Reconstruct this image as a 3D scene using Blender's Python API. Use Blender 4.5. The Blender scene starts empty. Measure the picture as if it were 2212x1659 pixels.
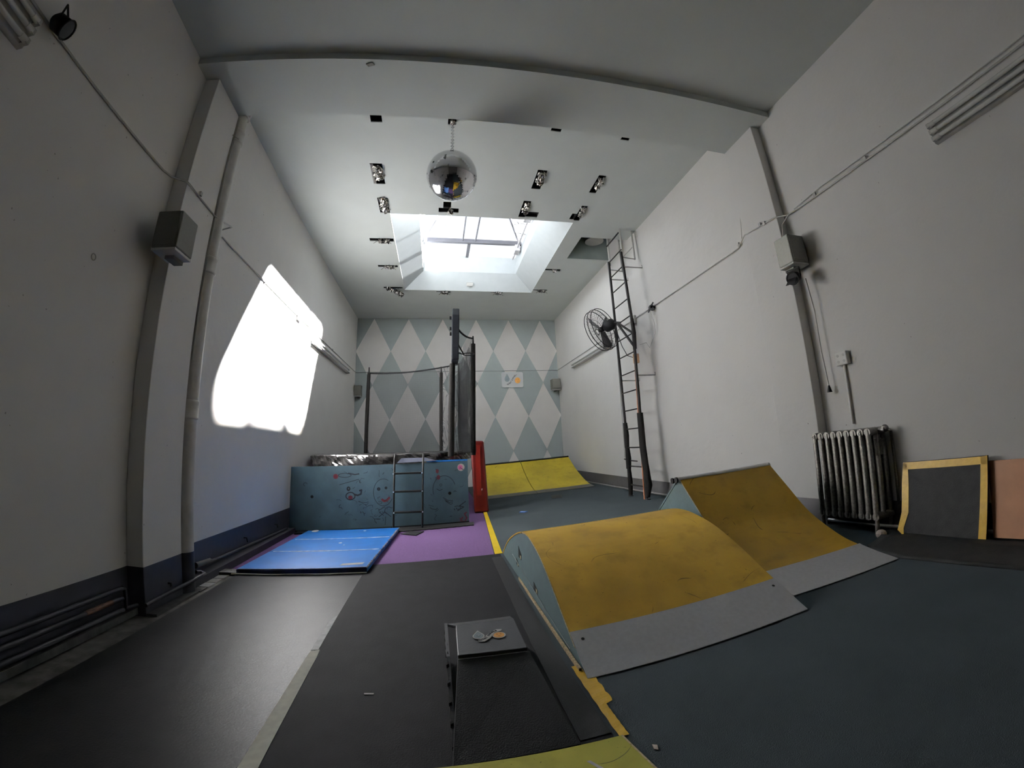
import bpy, bmesh, math, random
from mathutils import Vector, Matrix, noise
random.seed(7)
SC = bpy.context.scene
COL = SC.collection
PI = math.pi

# ------------------------------------------------------------------ materials
def new_mat(name):
    m = bpy.data.materials.new(name); m.use_nodes = True
    nt = m.node_tree; b = nt.nodes['Principled BSDF']
    return m, nt, b

def mat(name, col, rough=.6, metal=0.0, var=.12, scale=6.0, bump=0.0, bscale=60.0, spec=.25, detail=4.0, col2=None, lo=.35, hi=.65):
    m, nt, b = new_mat(name)
    N = nt.nodes; L = nt.links
    geo = N.new('ShaderNodeNewGeometry')
    n = N.new('ShaderNodeTexNoise'); n.inputs['Scale'].default_value = scale; n.inputs['Detail'].default_value = detail
    L.new(geo.outputs['Position'], n.inputs['Vector'])
    r = N.new('ShaderNodeValToRGB'); L.new(n.outputs['Fac'], r.inputs['Fac'])
    r.color_ramp.elements[0].position = lo; r.color_ramp.elements[1].position = hi
    c1 = col2 if col2 else tuple(c * (1 - var) for c in col)
    r.color_ramp.elements[0].color = (*c1, 1)
    r.color_ramp.elements[1].color = (*(col if col2 else tuple(min(1, c * (1 + var)) for c in col)), 1)
    L.new(r.outputs['Color'], b.inputs['Base Color'])
    b.inputs['Roughness'].default_value = rough; b.inputs['Metallic'].default_value = metal
    b.inputs['Specular IOR Level'].default_value = spec
    if bump:
        n2 = N.new('ShaderNodeTexNoise'); n2.inputs['Scale'].default_value = bscale; n2.inputs['Detail'].default_value = 3
        L.new(geo.outputs['Position'], n2.inputs['Vector'])
        bp = N.new('ShaderNodeBump'); bp.inputs['Strength'].default_value = bump; bp.inputs['Distance'].default_value = .01
        L.new(n2.outputs['Fac'], bp.inputs['Height']); L.new(bp.outputs['Normal'], b.inputs['Normal'])
    m['b'] = 1
    return m

def wall_mat(name, band_z, white=(.76, .74, .715), dark=(.031, .031, .040)):
    """white plaster above a dark painted band that ends at height band_z"""
    m, nt, b = new_mat(name); N = nt.nodes; L = nt.links
    geo = N.new('ShaderNodeNewGeometry'); sep = N.new('ShaderNodeSeparateXYZ'); L.new(geo.outputs['Position'], sep.inputs[0])
    n = N.new('ShaderNodeTexNoise'); n.inputs['Scale'].default_value = 1.6; n.inputs['Detail'].default_value = 6
    L.new(geo.outputs['Position'], n.inputs['Vector'])
    r = N.new('ShaderNodeValToRGB'); L.new(n.outputs['Fac'], r.inputs['Fac'])
    r.color_ramp.elements[0].position = .3; r.color_ramp.elements[1].position = .7
    r.color_ramp.elements[0].color = (*[c * .95 for c in white], 1); r.color_ramp.elements[1].color = (*white, 1)
    # small scuffs
    n3 = N.new('ShaderNodeTexNoise'); n3.inputs['Scale'].default_value = 22; n3.inputs['Detail'].default_value = 2
    L.new(geo.outputs['Position'], n3.inputs['Vector'])
    r3 = N.new('ShaderNodeValToRGB'); L.new(n3.outputs['Fac'], r3.inputs['Fac'])
    r3.color_ramp.elements[0].position = .755; r3.color_ramp.elements[1].position = .78
    mx0 = N.new('ShaderNodeMixRGB'); L.new(r3.outputs['Color'], mx0.inputs[0]); L.new(r.outputs['Color'], mx0.inputs[1]); mx0.inputs[2].default_value = (.4, .38, .36, 1)
    cmp = N.new('ShaderNodeMath'); cmp.operation = 'LESS_THAN'; L.new(sep.outputs['Z'], cmp.inputs[0]); cmp.inputs[1].default_value = band_z
    mx = N.new('ShaderNodeMixRGB'); L.new(cmp.outputs[0], mx.inputs[0]); L.new(mx0.outputs[0], mx.inputs[1]); mx.inputs[2].default_value = (*dark, 1)
    L.new(mx.outputs[0], b.inputs['Base Color'])
    ro = N.new('ShaderNodeMath'); ro.operation = 'MULTIPLY_ADD'; L.new(cmp.outputs[0], ro.inputs[0]); ro.inputs[1].default_value = -.3; ro.inputs[2].default_value = .75
    L.new(ro.outputs[0], b.inputs['Roughness'])
    b.inputs['Specular IOR Level'].default_value = .2
    n2 = N.new('ShaderNodeTexNoise'); n2.inputs['Scale'].default_value = 9; n2.inputs['Detail'].default_value = 8
    L.new(geo.outputs['Position'], n2.inputs['Vector'])
    bp = N.new('ShaderNodeBump'); bp.inputs['Strength'].default_value = .18; bp.inputs['Distance'].default_value = .02
    L.new(n2.outputs['Fac'], bp.inputs['Height']); L.new(bp.outputs['Normal'], b.inputs['Normal'])
    return m

def diamond_mat():
    m, nt, b = new_mat('diamond_wall_paint'); N = nt.nodes; L = nt.links
    geo = N.new('ShaderNodeNewGeometry'); sep = N.new('ShaderNodeSeparateXYZ'); L.new(geo.outputs['Position'], sep.inputs[0])
    def M(op, a, bb=None):
        n = N.new('ShaderNodeMath'); n.operation = op
        for i, v in enumerate((a, bb)):
            if v is None: continue
            if isinstance(v, (int, float)): n.inputs[i].default_value = v
            else: L.new(v, n.inputs[i])
        return n.outputs[0]
    def tri(src, x0, period):
        t = M('DIVIDE', M('SUBTRACT', src, x0), period)
        t = M('SUBTRACT', t, M('ROUND', t))           # -.5 .. .5
        return M('MULTIPLY', M('ABSOLUTE', t), 2.0)   # 0 at centres, 1 at edges
    u = tri(sep.outputs['X'], -.85, 1.0); v = tri(sep.outputs['Z'], 3.945, 1.98)
    s = M('ADD', u, v); f = M('LESS_THAN', s, .995)
    top = M('LESS_THAN', sep.outputs['Z'], 4.935); f = M('MULTIPLY', f, top)
    n = N.new('ShaderNodeTexNoise'); n.inputs['Scale'].default_value = 2.2; n.inputs['Detail'].default_value = 4; L.new(geo.outputs['Position'], n.inputs['Vector'])
    mx = N.new('ShaderNodeMixRGB'); L.new(f, mx.inputs[0]); mx.inputs[1].default_value = (.285, .315, .312, 1); mx.inputs[2].default_value = (.84, .81, .785, 1)
    ml = N.new('ShaderNodeMixRGB'); ml.blend_type = 'MULTIPLY'; ml.inputs[0].default_value = .12
    L.new(mx.outputs[0], ml.inputs[1]); L.new(n.outputs['Fac'], ml.inputs[2]); L.new(ml.outputs[0], b.inputs['Base Color'])
    b.inputs['Roughness'].default_value = .75; b.inputs['Specular IOR Level'].default_value = .2
    return m

def yellow_mat(name, base, dirt, seed=0.0):
    """painted plywood with dirt, dents and long thin scratches"""
    m, nt, b = new_mat(name); N = nt.nodes; L = nt.links
    geo = N.new('ShaderNodeNewGeometry')
    add = N.new('ShaderNodeVectorMath'); add.operation = 'ADD'; L.new(geo.outputs['Position'], add.inputs[0]); add.inputs[1].default_value = (seed, seed * 2, 0)
    P = add.outputs[0]
    def noi(s, d, dist=0.0):
        n = N.new('ShaderNodeTexNoise'); n.inputs['Scale'].default_value = s; n.inputs['Detail'].default_value = d; n.inputs['Distortion'].default_value = dist; L.new(P, n.inputs['Vector']); return n.outputs['Fac']
    def ramp(f, a, c):
        r = N.new('ShaderNodeValToRGB'); L.new(f, r.inputs['Fac']); r.color_ramp.elements[0].position = a; r.color_ramp.elements[1].position = c; return r.outputs['Color']
    def mix(f, a, c):
        x = N.new('ShaderNodeMixRGB')
        L.new(f, x.inputs[0])
        for i, v in ((1, a), (2, c)):
            if isinstance(v, tuple): x.inputs[i].default_value = (*v, 1)
            else: L.new(v, x.inputs[i])
        return x.outputs[0]
    c = mix(ramp(noi(1.4, 8), .36, .72), base, dirt)
    c = mix(ramp(noi(7, 10), .52, 1.0), c, tuple(v * .7 for v in dirt))
    c = mix(ramp(noi(75, 2), .70, .78), c, tuple(v * .6 for v in dirt))
    # scratches: the thin level line of a slow noise
    n = noi(2.6, 0.0, .5)
    s1 = N.new('ShaderNodeMath'); s1.operation = 'SUBTRACT'; L.new(n, s1.inputs[0]); s1.inputs[1].default_value = .53
    s2 = N.new('ShaderNodeMath'); s2.operation = 'ABSOLUTE'; L.new(s1.outputs[0], s2.inputs[0])
    s3 = N.new('ShaderNodeMath'); s3.operation = 'LESS_THAN'; L.new(s2.outputs[0], s3.inputs[0]); s3.inputs[1].default_value = .003
    s4 = N.new('ShaderNodeMath'); s4.operation = 'MULTIPLY'; L.new(s3.outputs[0], s4.inputs[0]); L.new(ramp(noi(5.5, 2), .52, .6), s4.inputs[1])
    c = mix(s4.outputs[0], c, tuple(v * .35 for v in dirt))
    L.new(c, b.inputs['Base Color']); b.inputs['Roughness'].default_value = .5; b.inputs['Specular IOR Level'].default_value = .2
    return m

WHITE_BAND_L = wall_mat('white_plaster_left', .255)
WHITE_BAND_R = wall_mat('white_plaster_right', .395, dark=(.055, .053, .055))
DIAMOND = diamond_mat()
CEIL = mat('ceiling_paint', (.56, .59, .575), .8, var=.02, scale=2, bump=.05, bscale=8)
SHAFT = mat('shaft_paint', (.45, .475, .48), .8, var=.02)
HATCH = mat('hatch_paint', (.22, .26, .25), .85, var=.1, scale=3)
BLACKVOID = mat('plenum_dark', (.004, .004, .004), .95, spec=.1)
CONCRETE = mat('worn_concrete', (.07, .066, .06), .8, var=.35, scale=9, bump=.3, bscale=40)
LEDGE = mat('grey_ledge_paint', (.045, .045, .043), .6, var=.3, scale=12, bump=.2)
RUBBER = mat('black_rubber', (.010, .0097, .0102), .46, bump=.14, bscale=90, spec=.085, col2=(.0055, .0055, .0062), scale=7, detail=9)
RUBBER1 = mat('matt_black_rubber', (.0065, .0063, .0075), .75, bump=.2, bscale=180, spec=.06, col2=(.004, .004, .0048), scale=7, detail=9)
RUBBER2 = mat('black_rubber_new', (.0042, .0043, .005), .6, var=.2, scale=20, bump=.2, bscale=200, spec=.12)
PURPLE = mat('purple_carpet', (.060, .032, .083), .95, var=.3, scale=160, bump=.5, bscale=300, spec=.1)
GREEN = mat('petrol_carpet', (.028, .0345, .038), .95, var=.06, scale=2.5, bump=.4, bscale=260, spec=.03)
TAPE = mat('yellow_tape', (.62, .38, .035), .35, var=.1, scale=12, bump=.25, bscale=35)
TAPE2 = mat('bright_yellow_tape', (.88, .62, .03), .45, var=.05)
WHITELINE = mat('cream_line_paint', (.92, .90, .78), .6, var=.05, scale=26, bump=.1)
YEL_A = yellow_mat('roller_yellow', (.60, .37, .034), (.30, .175, .014), 0.)
YEL_B = yellow_mat('quarter_yellow', (.38, .225, .014), (.20, .115, .008), 5.)
YEL_C = yellow_mat('far_ramp_yellow', (.38, .29, .02), (.23, .17, .012), 9.)
YEL_D = yellow_mat('plank_yellow', (.44, .41, .06), (.20, .20, .03), 13.)
RAMPGREEN = mat('petrol_plywood', (.030, .050, .054), .6, var=.12, scale=10, bump=.1)
PLYEDGE = mat('plywood_edge', (.45, .36, .22), .7, var=.3, scale=60)
STEEL = mat('brushed_steel', (.60, .61, .64), .42, .3, var=.04, scale=40, bump=.08, bscale=90)
GALV = mat('galvanised_pipe', (.55, .55, .55), .35, .9, var=.08)
PLATE_DK = mat('dull_steel_plate', (.06, .058, .05), .5, .2, var=.2, scale=8)
BLACKMET = mat('black_metal', (.006, .0055, .0055), .55, .0, var=.2, spec=.12)
BLACKPL = mat('black_plastic', (.006, .006, .007), .5, var=.1, spec=.12)
WRAP = mat('black_foam_wrap', (.008, .0075, .007), .8, var=.3, scale=30, bump=.5, bscale=30, spec=.06)
ORANGE = mat('orange_strip', (.55, .22, .12), .6, var=.15, scale=9)
GREYPAINT = mat('old_white_gloss', (.50, .48, .45), .45, var=.08, scale=9, bump=.1, bscale=18)
PIPEDARK = mat('dark_band_pipe', (.020, .020, .026), .45, var=.15)
RADIATOR = mat('radiator_metal_paint', (.13, .122, .11), .42, .35, var=.3, scale=60, bump=.3, bscale=120)
SPEAKERG = mat('speaker_grey', (.10, .097, .083), .6, var=.06, scale=40)
CONDUIT = mat('conduit_paint', (.42, .41, .39), .5, var=.1)
TUBE = mat('fluorescent_tube_glass', (.66, .66, .64), .25, var=.03)
FIXTURE = mat('fixture_enamel', (.46, .45, .43), .4, var=.08, scale=10)
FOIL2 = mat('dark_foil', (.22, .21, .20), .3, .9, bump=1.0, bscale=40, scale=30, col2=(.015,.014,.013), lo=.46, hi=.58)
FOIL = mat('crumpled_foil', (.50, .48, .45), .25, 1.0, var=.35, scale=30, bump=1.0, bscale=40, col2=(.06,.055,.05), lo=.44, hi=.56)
REDV = mat('red_vinyl', (.060, .0022, .002), .38, var=.12, scale=6, bump=.06, bscale=10)
REDV2 = mat('bright_red_vinyl', (.105, .006, .0035), .38, var=.08, scale=6)
BLUEV = mat('blue_vinyl', (.003, .072, .25), .42, var=.15, scale=5, bump=.1, bscale=14)
BLUEDARK = mat('navy_mat_edge', (.008, .012, .05), .6, var=.5, scale=8)
WORN = mat('worn_white', (.62, .60, .62), .8, var=.2, scale=20)
PANEL = mat('petrol_panel', (.024, .043, .054), .5, var=.16, scale=3.5, bump=.05, bscale=20)
INK = mat('marker_ink', (.004, .0045, .009), .6)
INKRED = mat('red_marker_ink', (.06, .008, .014), .6)
PAD = mat('silver_black_pad', (.030, .028, .027), .28, .1, bump=1.0, bscale=9, spec=.6, scale=5, col2=(.012,.011,.011))
PADUNDER = mat('pad_lining', (.16, .17, .22), .7)
MDF = mat('brown_hardboard', (.19, .09, .045), .6, var=.12, scale=4)
BOARDBLK = mat('black_rubber_board', (.0075, .0075, .0075), .7, var=.3, scale=16, bump=.25, bscale=130, spec=.15)
WHITEPL = mat('white_plastic', (.62, .61, .58), .45, var=.04)
SIGNW = mat('white_sign_board', (.72, .73, .74), .4, var=.02)
DROP = mat('grey_blue_drop', (.21, .25, .27), .5, var=.1, scale=30)
FACEOR = mat('orange_face', (.72, .35, .09), .5, var=.08, scale=30)
FACEDK = mat('brown_face_marks', (.36, .13, .02), .5)
PINK = mat('pink_sticker', (.62, .16, .36), .4, var=.2, scale=30)
CARD = mat('tan_cardboard', (.50, .30, .16), .7, var=.1)
BBLACK = mat('backboard_black', (.008, .009, .012), .7, spec=.1)
RUST = mat('rusty_copper', (.07, .035, .022), .6, var=.4, scale=20)
PLASTER = mat('pale_rubble', (.55, .47, .42), .9, var=.15, scale=30, bump=.4)
LIDM = mat('dark_grey_paint', (.0062, .0068, .0095), .5, var=.12, scale=20, bump=.1, bscale=120, spec=.25)
LITTERB = mat('blue_litter', (.10, .20, .50), .6)

def net_mat():
    m, nt, b = new_mat('black_safety_net'); N = nt.nodes; L = nt.links
    geo = N.new('ShaderNodeNewGeometry'); sep = N.new('ShaderNodeSeparateXYZ'); L.new(geo.outputs['Position'], sep.inputs[0])
    def grid(o):
        a = N.new('ShaderNodeMath'); a.operation = 'MULTIPLY'; L.new(o, a.inputs[0]); a.inputs[1].default_value = 70
        f = N.new('ShaderNodeMath'); f.operation = 'FRACT'; L.new(a.outputs[0], f.inputs[0])
        g = N.new('ShaderNodeMath'); g.operation = 'LESS_THAN'; L.new(f.outputs[0], g.inputs[0]); g.inputs[1].default_value = .13
        return g.outputs[0]
    xy = N.new('ShaderNodeMath'); xy.operation = 'ADD'; L.new(sep.outputs['X'], xy.inputs[0]); L.new(sep.outputs['Y'], xy.inputs[1])
    mx = N.new('ShaderNodeMath'); mx.operation = 'MAXIMUM'; L.new(grid(xy.outputs[0]), mx.inputs[0]); L.new(grid(sep.outputs['Z']), mx.inputs[1])
    b.inputs['Base Color'].default_value = (.02, .02, .022, 1); b.inputs['Roughness'].default_value = .8
    al = N.new('ShaderNodeMath'); al.operation = 'MAXIMUM'; L.new(mx.outputs[0], al.inputs[0]); al.inputs[1].default_value = .2
    L.new(al.outputs[0], b.inputs['Alpha'])
    return m
NET = net_mat()

def glass_mat():
    m, nt, b = new_mat('skylight_glass'); N = nt.nodes; L = nt.links
    N.remove(b); out = N['Material Output']
    t = N.new('ShaderNodeBsdfTransparent'); t.inputs[0].default_value = (.93, .96, 1, 1)
    g = N.new('ShaderNodeBsdfGlossy'); g.inputs['Roughness'].default_value = .05
    mx = N.new('ShaderNodeMixShader'); mx.inputs[0].default_value = .05
    L.new(t.outputs[0], mx.inputs[1]); L.new(g.outputs[0], mx.inputs[2]); L.new(mx.outputs[0], out.inputs[0])
    return m
GLASS = glass_mat()

def mirror_mat():
    m, nt, b = new_mat('mirror_tiles'); N = nt.nodes; L = nt.links
    tc = N.new('ShaderNodeTexCoord'); n = N.new('ShaderNodeTexNoise'); n.inputs['Scale'].default_value = 7; n.inputs['Detail'].default_value = 3
    L.new(tc.outputs['Object'], n.inputs['Vector'])
    r = N.new('ShaderNodeValToRGB'); L.new(n.outputs['Fac'], r.inputs['Fac'])
    r.color_ramp.elements[0].position = .30; r.color_ramp.elements[0].color = (.08, .08, .08, 1)
    r.color_ramp.elements[1].position = .34; r.color_ramp.elements[1].color = (.72, .72, .74, 1)
    L.new(r.outputs['Color'], b.inputs['Base Color']); b.inputs['Metallic'].default_value = 1; b.inputs['Roughness'].default_value = .06
    return m
MIRROR = mirror_mat()

# ------------------------------------------------------------------ mesh building
ORG = {}
def tag(o, label=None, cat=None, group=None, kind=None):
    if label: o['label'] = label
    if cat: o['category'] = cat
    if group: o['group'] = group
    if kind: o['kind'] = kind
    return o
def thing(name, label, cat, loc, group=None):
    o = bpy.data.objects.new(name, None); COL.objects.link(o); o.location = loc; o.empty_display_size = .1
    ORG[o.name] = Vector(loc); return tag(o, label, cat, group, 'thing')

class MB:
    def __init__(s): s.v = []; s.f = []; s.sm = []
    def add(s, vs, fs, smooth=False):
        k = len(s.v); s.v += [Vector(v) for v in vs]; s.f += [tuple(i + k for i in f) for f in fs]; s.sm += [smooth] * len(fs); return s
    def box(s, lo, hi):
        x0, y0, z0 = lo; x1, y1, z1 = hi
        return s.add([(x0,y0,z0),(x1,y0,z0),(x1,y1,z0),(x0,y1,z0),(x0,y0,z1),(x1,y0,z1),(x1,y1,z1),(x0,y1,z1)],
                     [(0,3,2,1),(4,5,6,7),(0,1,5,4),(1,2,6,5),(2,3,7,6),(3,0,4,7)])
    def obox(s, c, size, rot):
        """box of full size about c turned by the 3x3 matrix rot"""
        c = Vector(c); h = [v / 2 for v in size]; R = rot.to_3x3()
        vs = [c + R @ Vector((sx*h[0], sy*h[1], sz*h[2])) for sz in (-1,1) for sx, sy in ((-1,-1),(1,-1),(1,1),(-1,1))]
        return s.add(vs, [(0,3,2,1),(4,5,6,7),(0,1,5,4),(1,2,6,5),(2,3,7,6),(3,0,4,7)])
    def hexa(s, b, t):
        """bottom ring b (4 points) and top ring t (4 points)"""
        return s.add(list(b) + list(t), [(3,2,1,0),(4,5,6,7),(0,1,5,4),(1,2,6,5),(2,3,7,6),(3,0,4,7)])
    def slab(s, pts, d):
        """polygon pts thickened by vector d"""
        n = len(pts); d = Vector(d); a = [Vector(p) for p in pts]; b = [p + d for p in a]
        return s.add(a + b, [tuple(range(n))[::-1], tuple(range(n, 2*n))] + [(i, (i+1) % n, n + (i+1) % n, n + i) for i in range(n)])
    def tube(s, pts, r, n=10, caps=True, smooth=True):
        pts = [Vector(p) for p in pts]; rr = r if isinstance(r, (list, tuple)) else [r] * len(pts)
        k = len(s.v); prev = None; rings = []
        for i, p in enumerate(pts):
            d = (pts[min(i+1, len(pts)-1)] - pts[max(i-1, 0)]).normalized()
            a = prev if prev is not None else (Vector((0,0,1)) if abs(d.z) < .9 else Vector((1,0,0)))
            u = (a - d * a.dot(d)).normalized(); prev = u; w = d.cross(u)
            rings.append([p + (u * math.cos(2*PI*j/n) + w * math.sin(2*PI*j/n)) * rr[i] for j in range(n)])
        vs = [q for ring in rings for q in ring]
        fs = [(i*n+j, i*n+(j+1) % n, (i+1)*n+(j+1) % n, (i+1)*n+j) for i in range(len(pts)-1) for j in range(n)]
        s.add(vs, fs, smooth)
        if caps: s.add(rings[0], [tuple(range(n))[::-1]]); s.add(rings[-1], [tuple(range(n))])
        return s
    def torus(s, c, axis, R, r, n=28, m=8):
        axis = Vector(axis).normalized(); a = Vector((0,0,1)) if abs(axis.z) < .9 else Vector((1,0,0)); u = (a - axis*a.dot(axis)).normalized(); w = axis.cross(u); c = Vector(c)
        vs = []
        for i in range(n):
            d = u*math.cos(2*PI*i/n) + w*math.sin(2*PI*i/n)
            for j in range(m): vs.append(c + d*(R + r*math.cos(2*PI*j/m)) + axis*r*math.sin(2*PI*j/m))
        return s.add(vs, [(i*m+j, ((i+1) % n)*m+j, ((i+1) % n)*m+(j+1) % m, i*m+(j+1) % m) for i in range(n) for j in range(m)], True)
    def disc(s, c, nrm, r, t=.002, n=24, sy=1.0):
        nrm = Vector(nrm).normalized(); a = Vector((0,0,1)) if abs(nrm.z) < .9 else Vector((0,1,0)); u = (a - nrm*a.dot(nrm)).normalized(); w = nrm.cross(u); c = Vector(c)
        return s.slab([c + u*r*sy*math.cos(2*PI*i/n) + w*r*math.sin(2*PI*i/n) for i in range(n)], nrm*t)
    def sphere(s, c, r, nu=16, nv=10, smooth=True, sc=(1,1,1)):
        c = Vector(c); vs = [c + Vector((0,0,r*sc[2]))]
        for i in range(1, nv):
            t = PI*i/nv
            for j in range(nu):
                p = 2*PI*j/nu; vs.append(c + Vector((r*sc[0]*math.sin(t)*math.cos(p), r*sc[1]*math.sin(t)*math.sin(p), r*sc[2]*math.cos(t))))
        vs.append(c - Vector((0,0,r*sc[2]))); last = len(vs)-1
        fs = [(0, 1+j, 1+(j+1) % nu) for j in range(nu)]
        for i in range(nv-2):
            for j in range(nu): fs.append((1+i*nu+j, 1+(i+1)*nu+j, 1+(i+1)*nu+(j+1) % nu, 1+i*nu+(j+1) % nu))
        fs += [(last, 1+(nv-2)*nu+(j+1) % nu, 1+(nv-2)*nu+j) for j in range(nu)]
        return s.add(vs, fs, smooth)
    def build(s, name, m, parent=None, bevel=0.0, label=None):
        org = ORG.get(parent.name, Vector((0,0,0))) if parent else Vector((0,0,0))
        if parent is None:
            c = sum(s.v, Vector()) / len(s.v); org = Vector((c.x, c.y, min(v.z for v in s.v)))
        me = bpy.data.meshes.new(name); me.from_pydata([tuple(v - org) for v in s.v], [], s.f)
        me.polygons.foreach_set('use_smooth', s.sm); me.materials.append(m); me.update()
        bm = bmesh.new(); bm.from_mesh(me); bmesh.ops.recalc_face_normals(bm, faces=bm.faces)
        bm.to_mesh(me); bm.free()
        o = bpy.data.objects.new(name, me); COL.objects.link(o)
        if parent: o.parent = parent; ORG[o.name] = org
        else: o.location = org; ORG[o.name] = org
        if bevel:
            md = o.modifiers.new('bevel', 'BEVEL'); md.width = bevel; md.segments = 2; md.limit_method = 'ANGLE'
        if label: o['label'] = label
        return o

def single(name, mb, m, label, cat, group=None, bevel=0.0, kind=None):
    return tag(mb.build(name, m, None, bevel), label, cat, group, kind or 'thing')
def struct(name, mb, m, bevel=0.0):
    o = mb.build(name, m, None, bevel); o['kind'] = 'structure'; return o
def rotz(a): return Matrix.Rotation(a, 3, 'Z')

def F(x): return .045 * x          # the floor rises gently towards the right wall

# ------------------------------------------------------------------ the room
XL, XR, YB, YF = -2.335, 3.636, 12.333, -4.5
ZR, ZF, ZB = 4.938, 4.62, 4.541
BY0, BY1 = 2.967, 3.717            # ceiling beam
PY0, PY1 = 3.175, 3.722            # pilasters
struct('wall_left', MB().box((XL-.2, YF-.2, -.3), (XL, YB+.2, 5.2)), WHITE_BAND_L)
struct('wall_right', MB().box((XR, YF-.2, -.3), (XR+.2, YB+.2, 6.2)), WHITE_BAND_R)
struct('wall_back', MB().box((XL, YB, -.3), (XR, YB+.2, 5.2)), DIAMOND)
struct('wall_front', MB().box((XL, YF-.2, -.3), (XR, YF, 5.2)), mat('dark_front_wall', (.16, .155, .15), .8, var=.1))
struct('floor', MB().slab([(XL, YF, F(XL)-.012), (XR, YF, F(XR)-.012), (XR, YB, F(XR)-.012), (XL, YB, F(XL)-.012)], (0, 0, -.15)), CONCRETE)
struct('trim_1', MB().box((XL, PY0, -.15), (-2.19, PY1, ZB)), WHITE_BAND_L, .006)
struct('trim_2', MB().box((3.518, PY0, -.05), (XR, PY1, ZB)), WHITE_BAND_R, .006)
struct('trim_3', MB().box((XL, BY0, ZB), (XR, BY1, 5.1)), CEIL)                       # the beam across the ceiling
struct('ceiling', MB().box((XL, YF, ZF), (XR, BY0, ZF+.1)), CEIL)

SKY = (-.80, 2.36, 6.42, 9.94)
HATCHR = (2.69, XR, 6.93, 7.88)
# openings cut for the ducts: x0, x1, y0, y1, amount of foil
DUCTS = [(-.85,-.71,4.14,4.27,0), (1.37,1.505,4.15,4.205,0), (2.325,2.445,4.155,4.21,0),
         (-.965,-.795,5.09,5.58,2), (-.96,-.80,5.955,6.405,3), (1.395,1.54,5.02,5.50,2), (2.325,2.445,5.01,5.48,2),
         (1.35,1.475,5.84,6.35,2), (2.34,2.45,5.86,6.35,2), (0.0,.33,6.185,6.32,1),
         (-1.27,-.825,7.31,7.43,2), (-1.265,-.85,8.51,8.62,2), (-1.29,-.84,9.77,9.88,4), (-.035,.31,10.0,10.06,2), (1.31,1.63,9.955,10.02,2),
         (2.365,2.74,9.72,9.79,2), (2.365,2.73,8.45,8.54,1)]
EXTRA = [(1.475,1.68,6.16,6.33), (2.255,2.34,6.12,6.32), (.085,.185,4.145,4.25), (.075,.2,6.0,6.185)]
holes = [SKY, HATCHR] + [d[:4] for d in DUCTS] + EXTRA
def ceiling_cells():
    xs = sorted({XL, XR} | {h[0] for h in holes} | {h[1] for h in holes}); ys = sorted({BY1, YB} | {h[2] for h in holes} | {h[3] for h in holes})
    def inh(cx, cy): return any(h[0] < cx < h[1] and h[2] < cy < h[3] for h in holes)
    mb = MB(); T = .012; rows = []
    solid = [[not inh((xs[i]+xs[i+1])/2, (ys[j]+ys[j+1])/2) for j in range(len(ys)-1)] for i in range(len(xs)-1)]
    nx, ny = len(xs)-1, len(ys)-1
    for i in range(nx):
        for j in range(ny):
            if not solid[i][j]: continue
            x0, x1, y0, y1 = xs[i], xs[i+1], ys[j], ys[j+1]
            mb.add([(x0,y0,ZR),(x1,y0,ZR),(x1,y1,ZR),(x0,y1,ZR)], [(0,1,2,3)]); mb.add([(x0,y0,ZR+T),(x1,y0,ZR+T),(x1,y1,ZR+T),(x0,y1,ZR+T)], [(0,3,2,1)])
            for di, dj, a, b in ((-1,0,(x0,y0),(x0,y1)), (1,0,(x1,y0),(x1,y1)), (0,-1,(x0,y0),(x1,y0)), (0,1,(x0,y1),(x1,y1))):
                ii, jj = i+di, j+dj
                if 0 <= ii < nx and 0 <= jj < ny and not solid[ii][jj]:
                    mb.add([(*a,ZR),(*b,ZR),(*b,ZR+T),(*a,ZR+T)], [(0,1,2,3)])
    return mb
struct('ceiling', ceiling_cells(), CEIL)

# skylight shaft: splayed on three sides, upright above
Z1, Z2 = 5.34, 5.76
ix0, ix1, iy0, iy1 = -.35, 1.93, 6.42, 9.70
ox0, ox1, oy0, oy1 = SKY
sh = MB()
def wallq(mb, a, b, c, d, t=.04):
    a, b, c, d = map(Vector, (a, b, c, d)); n = (b-a).cross(d-a).normalized() * t; mb.slab([a, b, c, d], n)
z0 = ZR + .005
wallq(sh, (ox0,oy1,z0), (ox0,oy0,z0), (ix0,iy0,Z1), (ix0,iy1,Z1)) if False else None
def quad(mb, pts, out):
    """a wall sheet with its thickness pushed away from the point `out` looks from"""
    pts = [Vector(p) for p in pts]; n = (pts[1]-pts[0]).cross(pts[2]-pts[0]).normalized(); c = sum(pts, Vector())/len(pts)
    if n.dot(c - Vector(out)) < 0: n = -n
    mb.slab(pts, n*.04)
CI = ((ix0+ix1)/2, (iy0+iy1)/2, 5.2)
quad(sh, [(ox0,oy0,z0), (ox0,oy1,z0), (ix0,iy1,Z1), (ix0,iy0,Z1)], CI)
quad(sh, [(ox1,oy0,z0), (ox1,oy1,z0), (ix1,iy1,Z1), (ix1,iy0,Z1)], CI)
quad(sh, [(ox0,oy1,z0), (ox1,oy1,z0), (ix1,iy1,Z1), (ix0,iy1,Z1)], CI)
quad(sh, [(ox0,oy0,z0), (ox1,oy0,z0), (ix1,iy0,Z1), (ix0,iy0,Z1)], CI)
for a, b in (((ix0,iy0),(ix0,iy1)), ((ix1,iy0),(ix1,iy1)), ((ix0,iy1),(ix1,iy1)), ((ix0,iy0),(ix1,iy0))):
    quad(sh, [(*a,Z1), (*b,Z1), (*b,Z2), (*a,Z2)], (CI[0], CI[1], 5.5))
struct('trim_4', sh, SHAFT)
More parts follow.
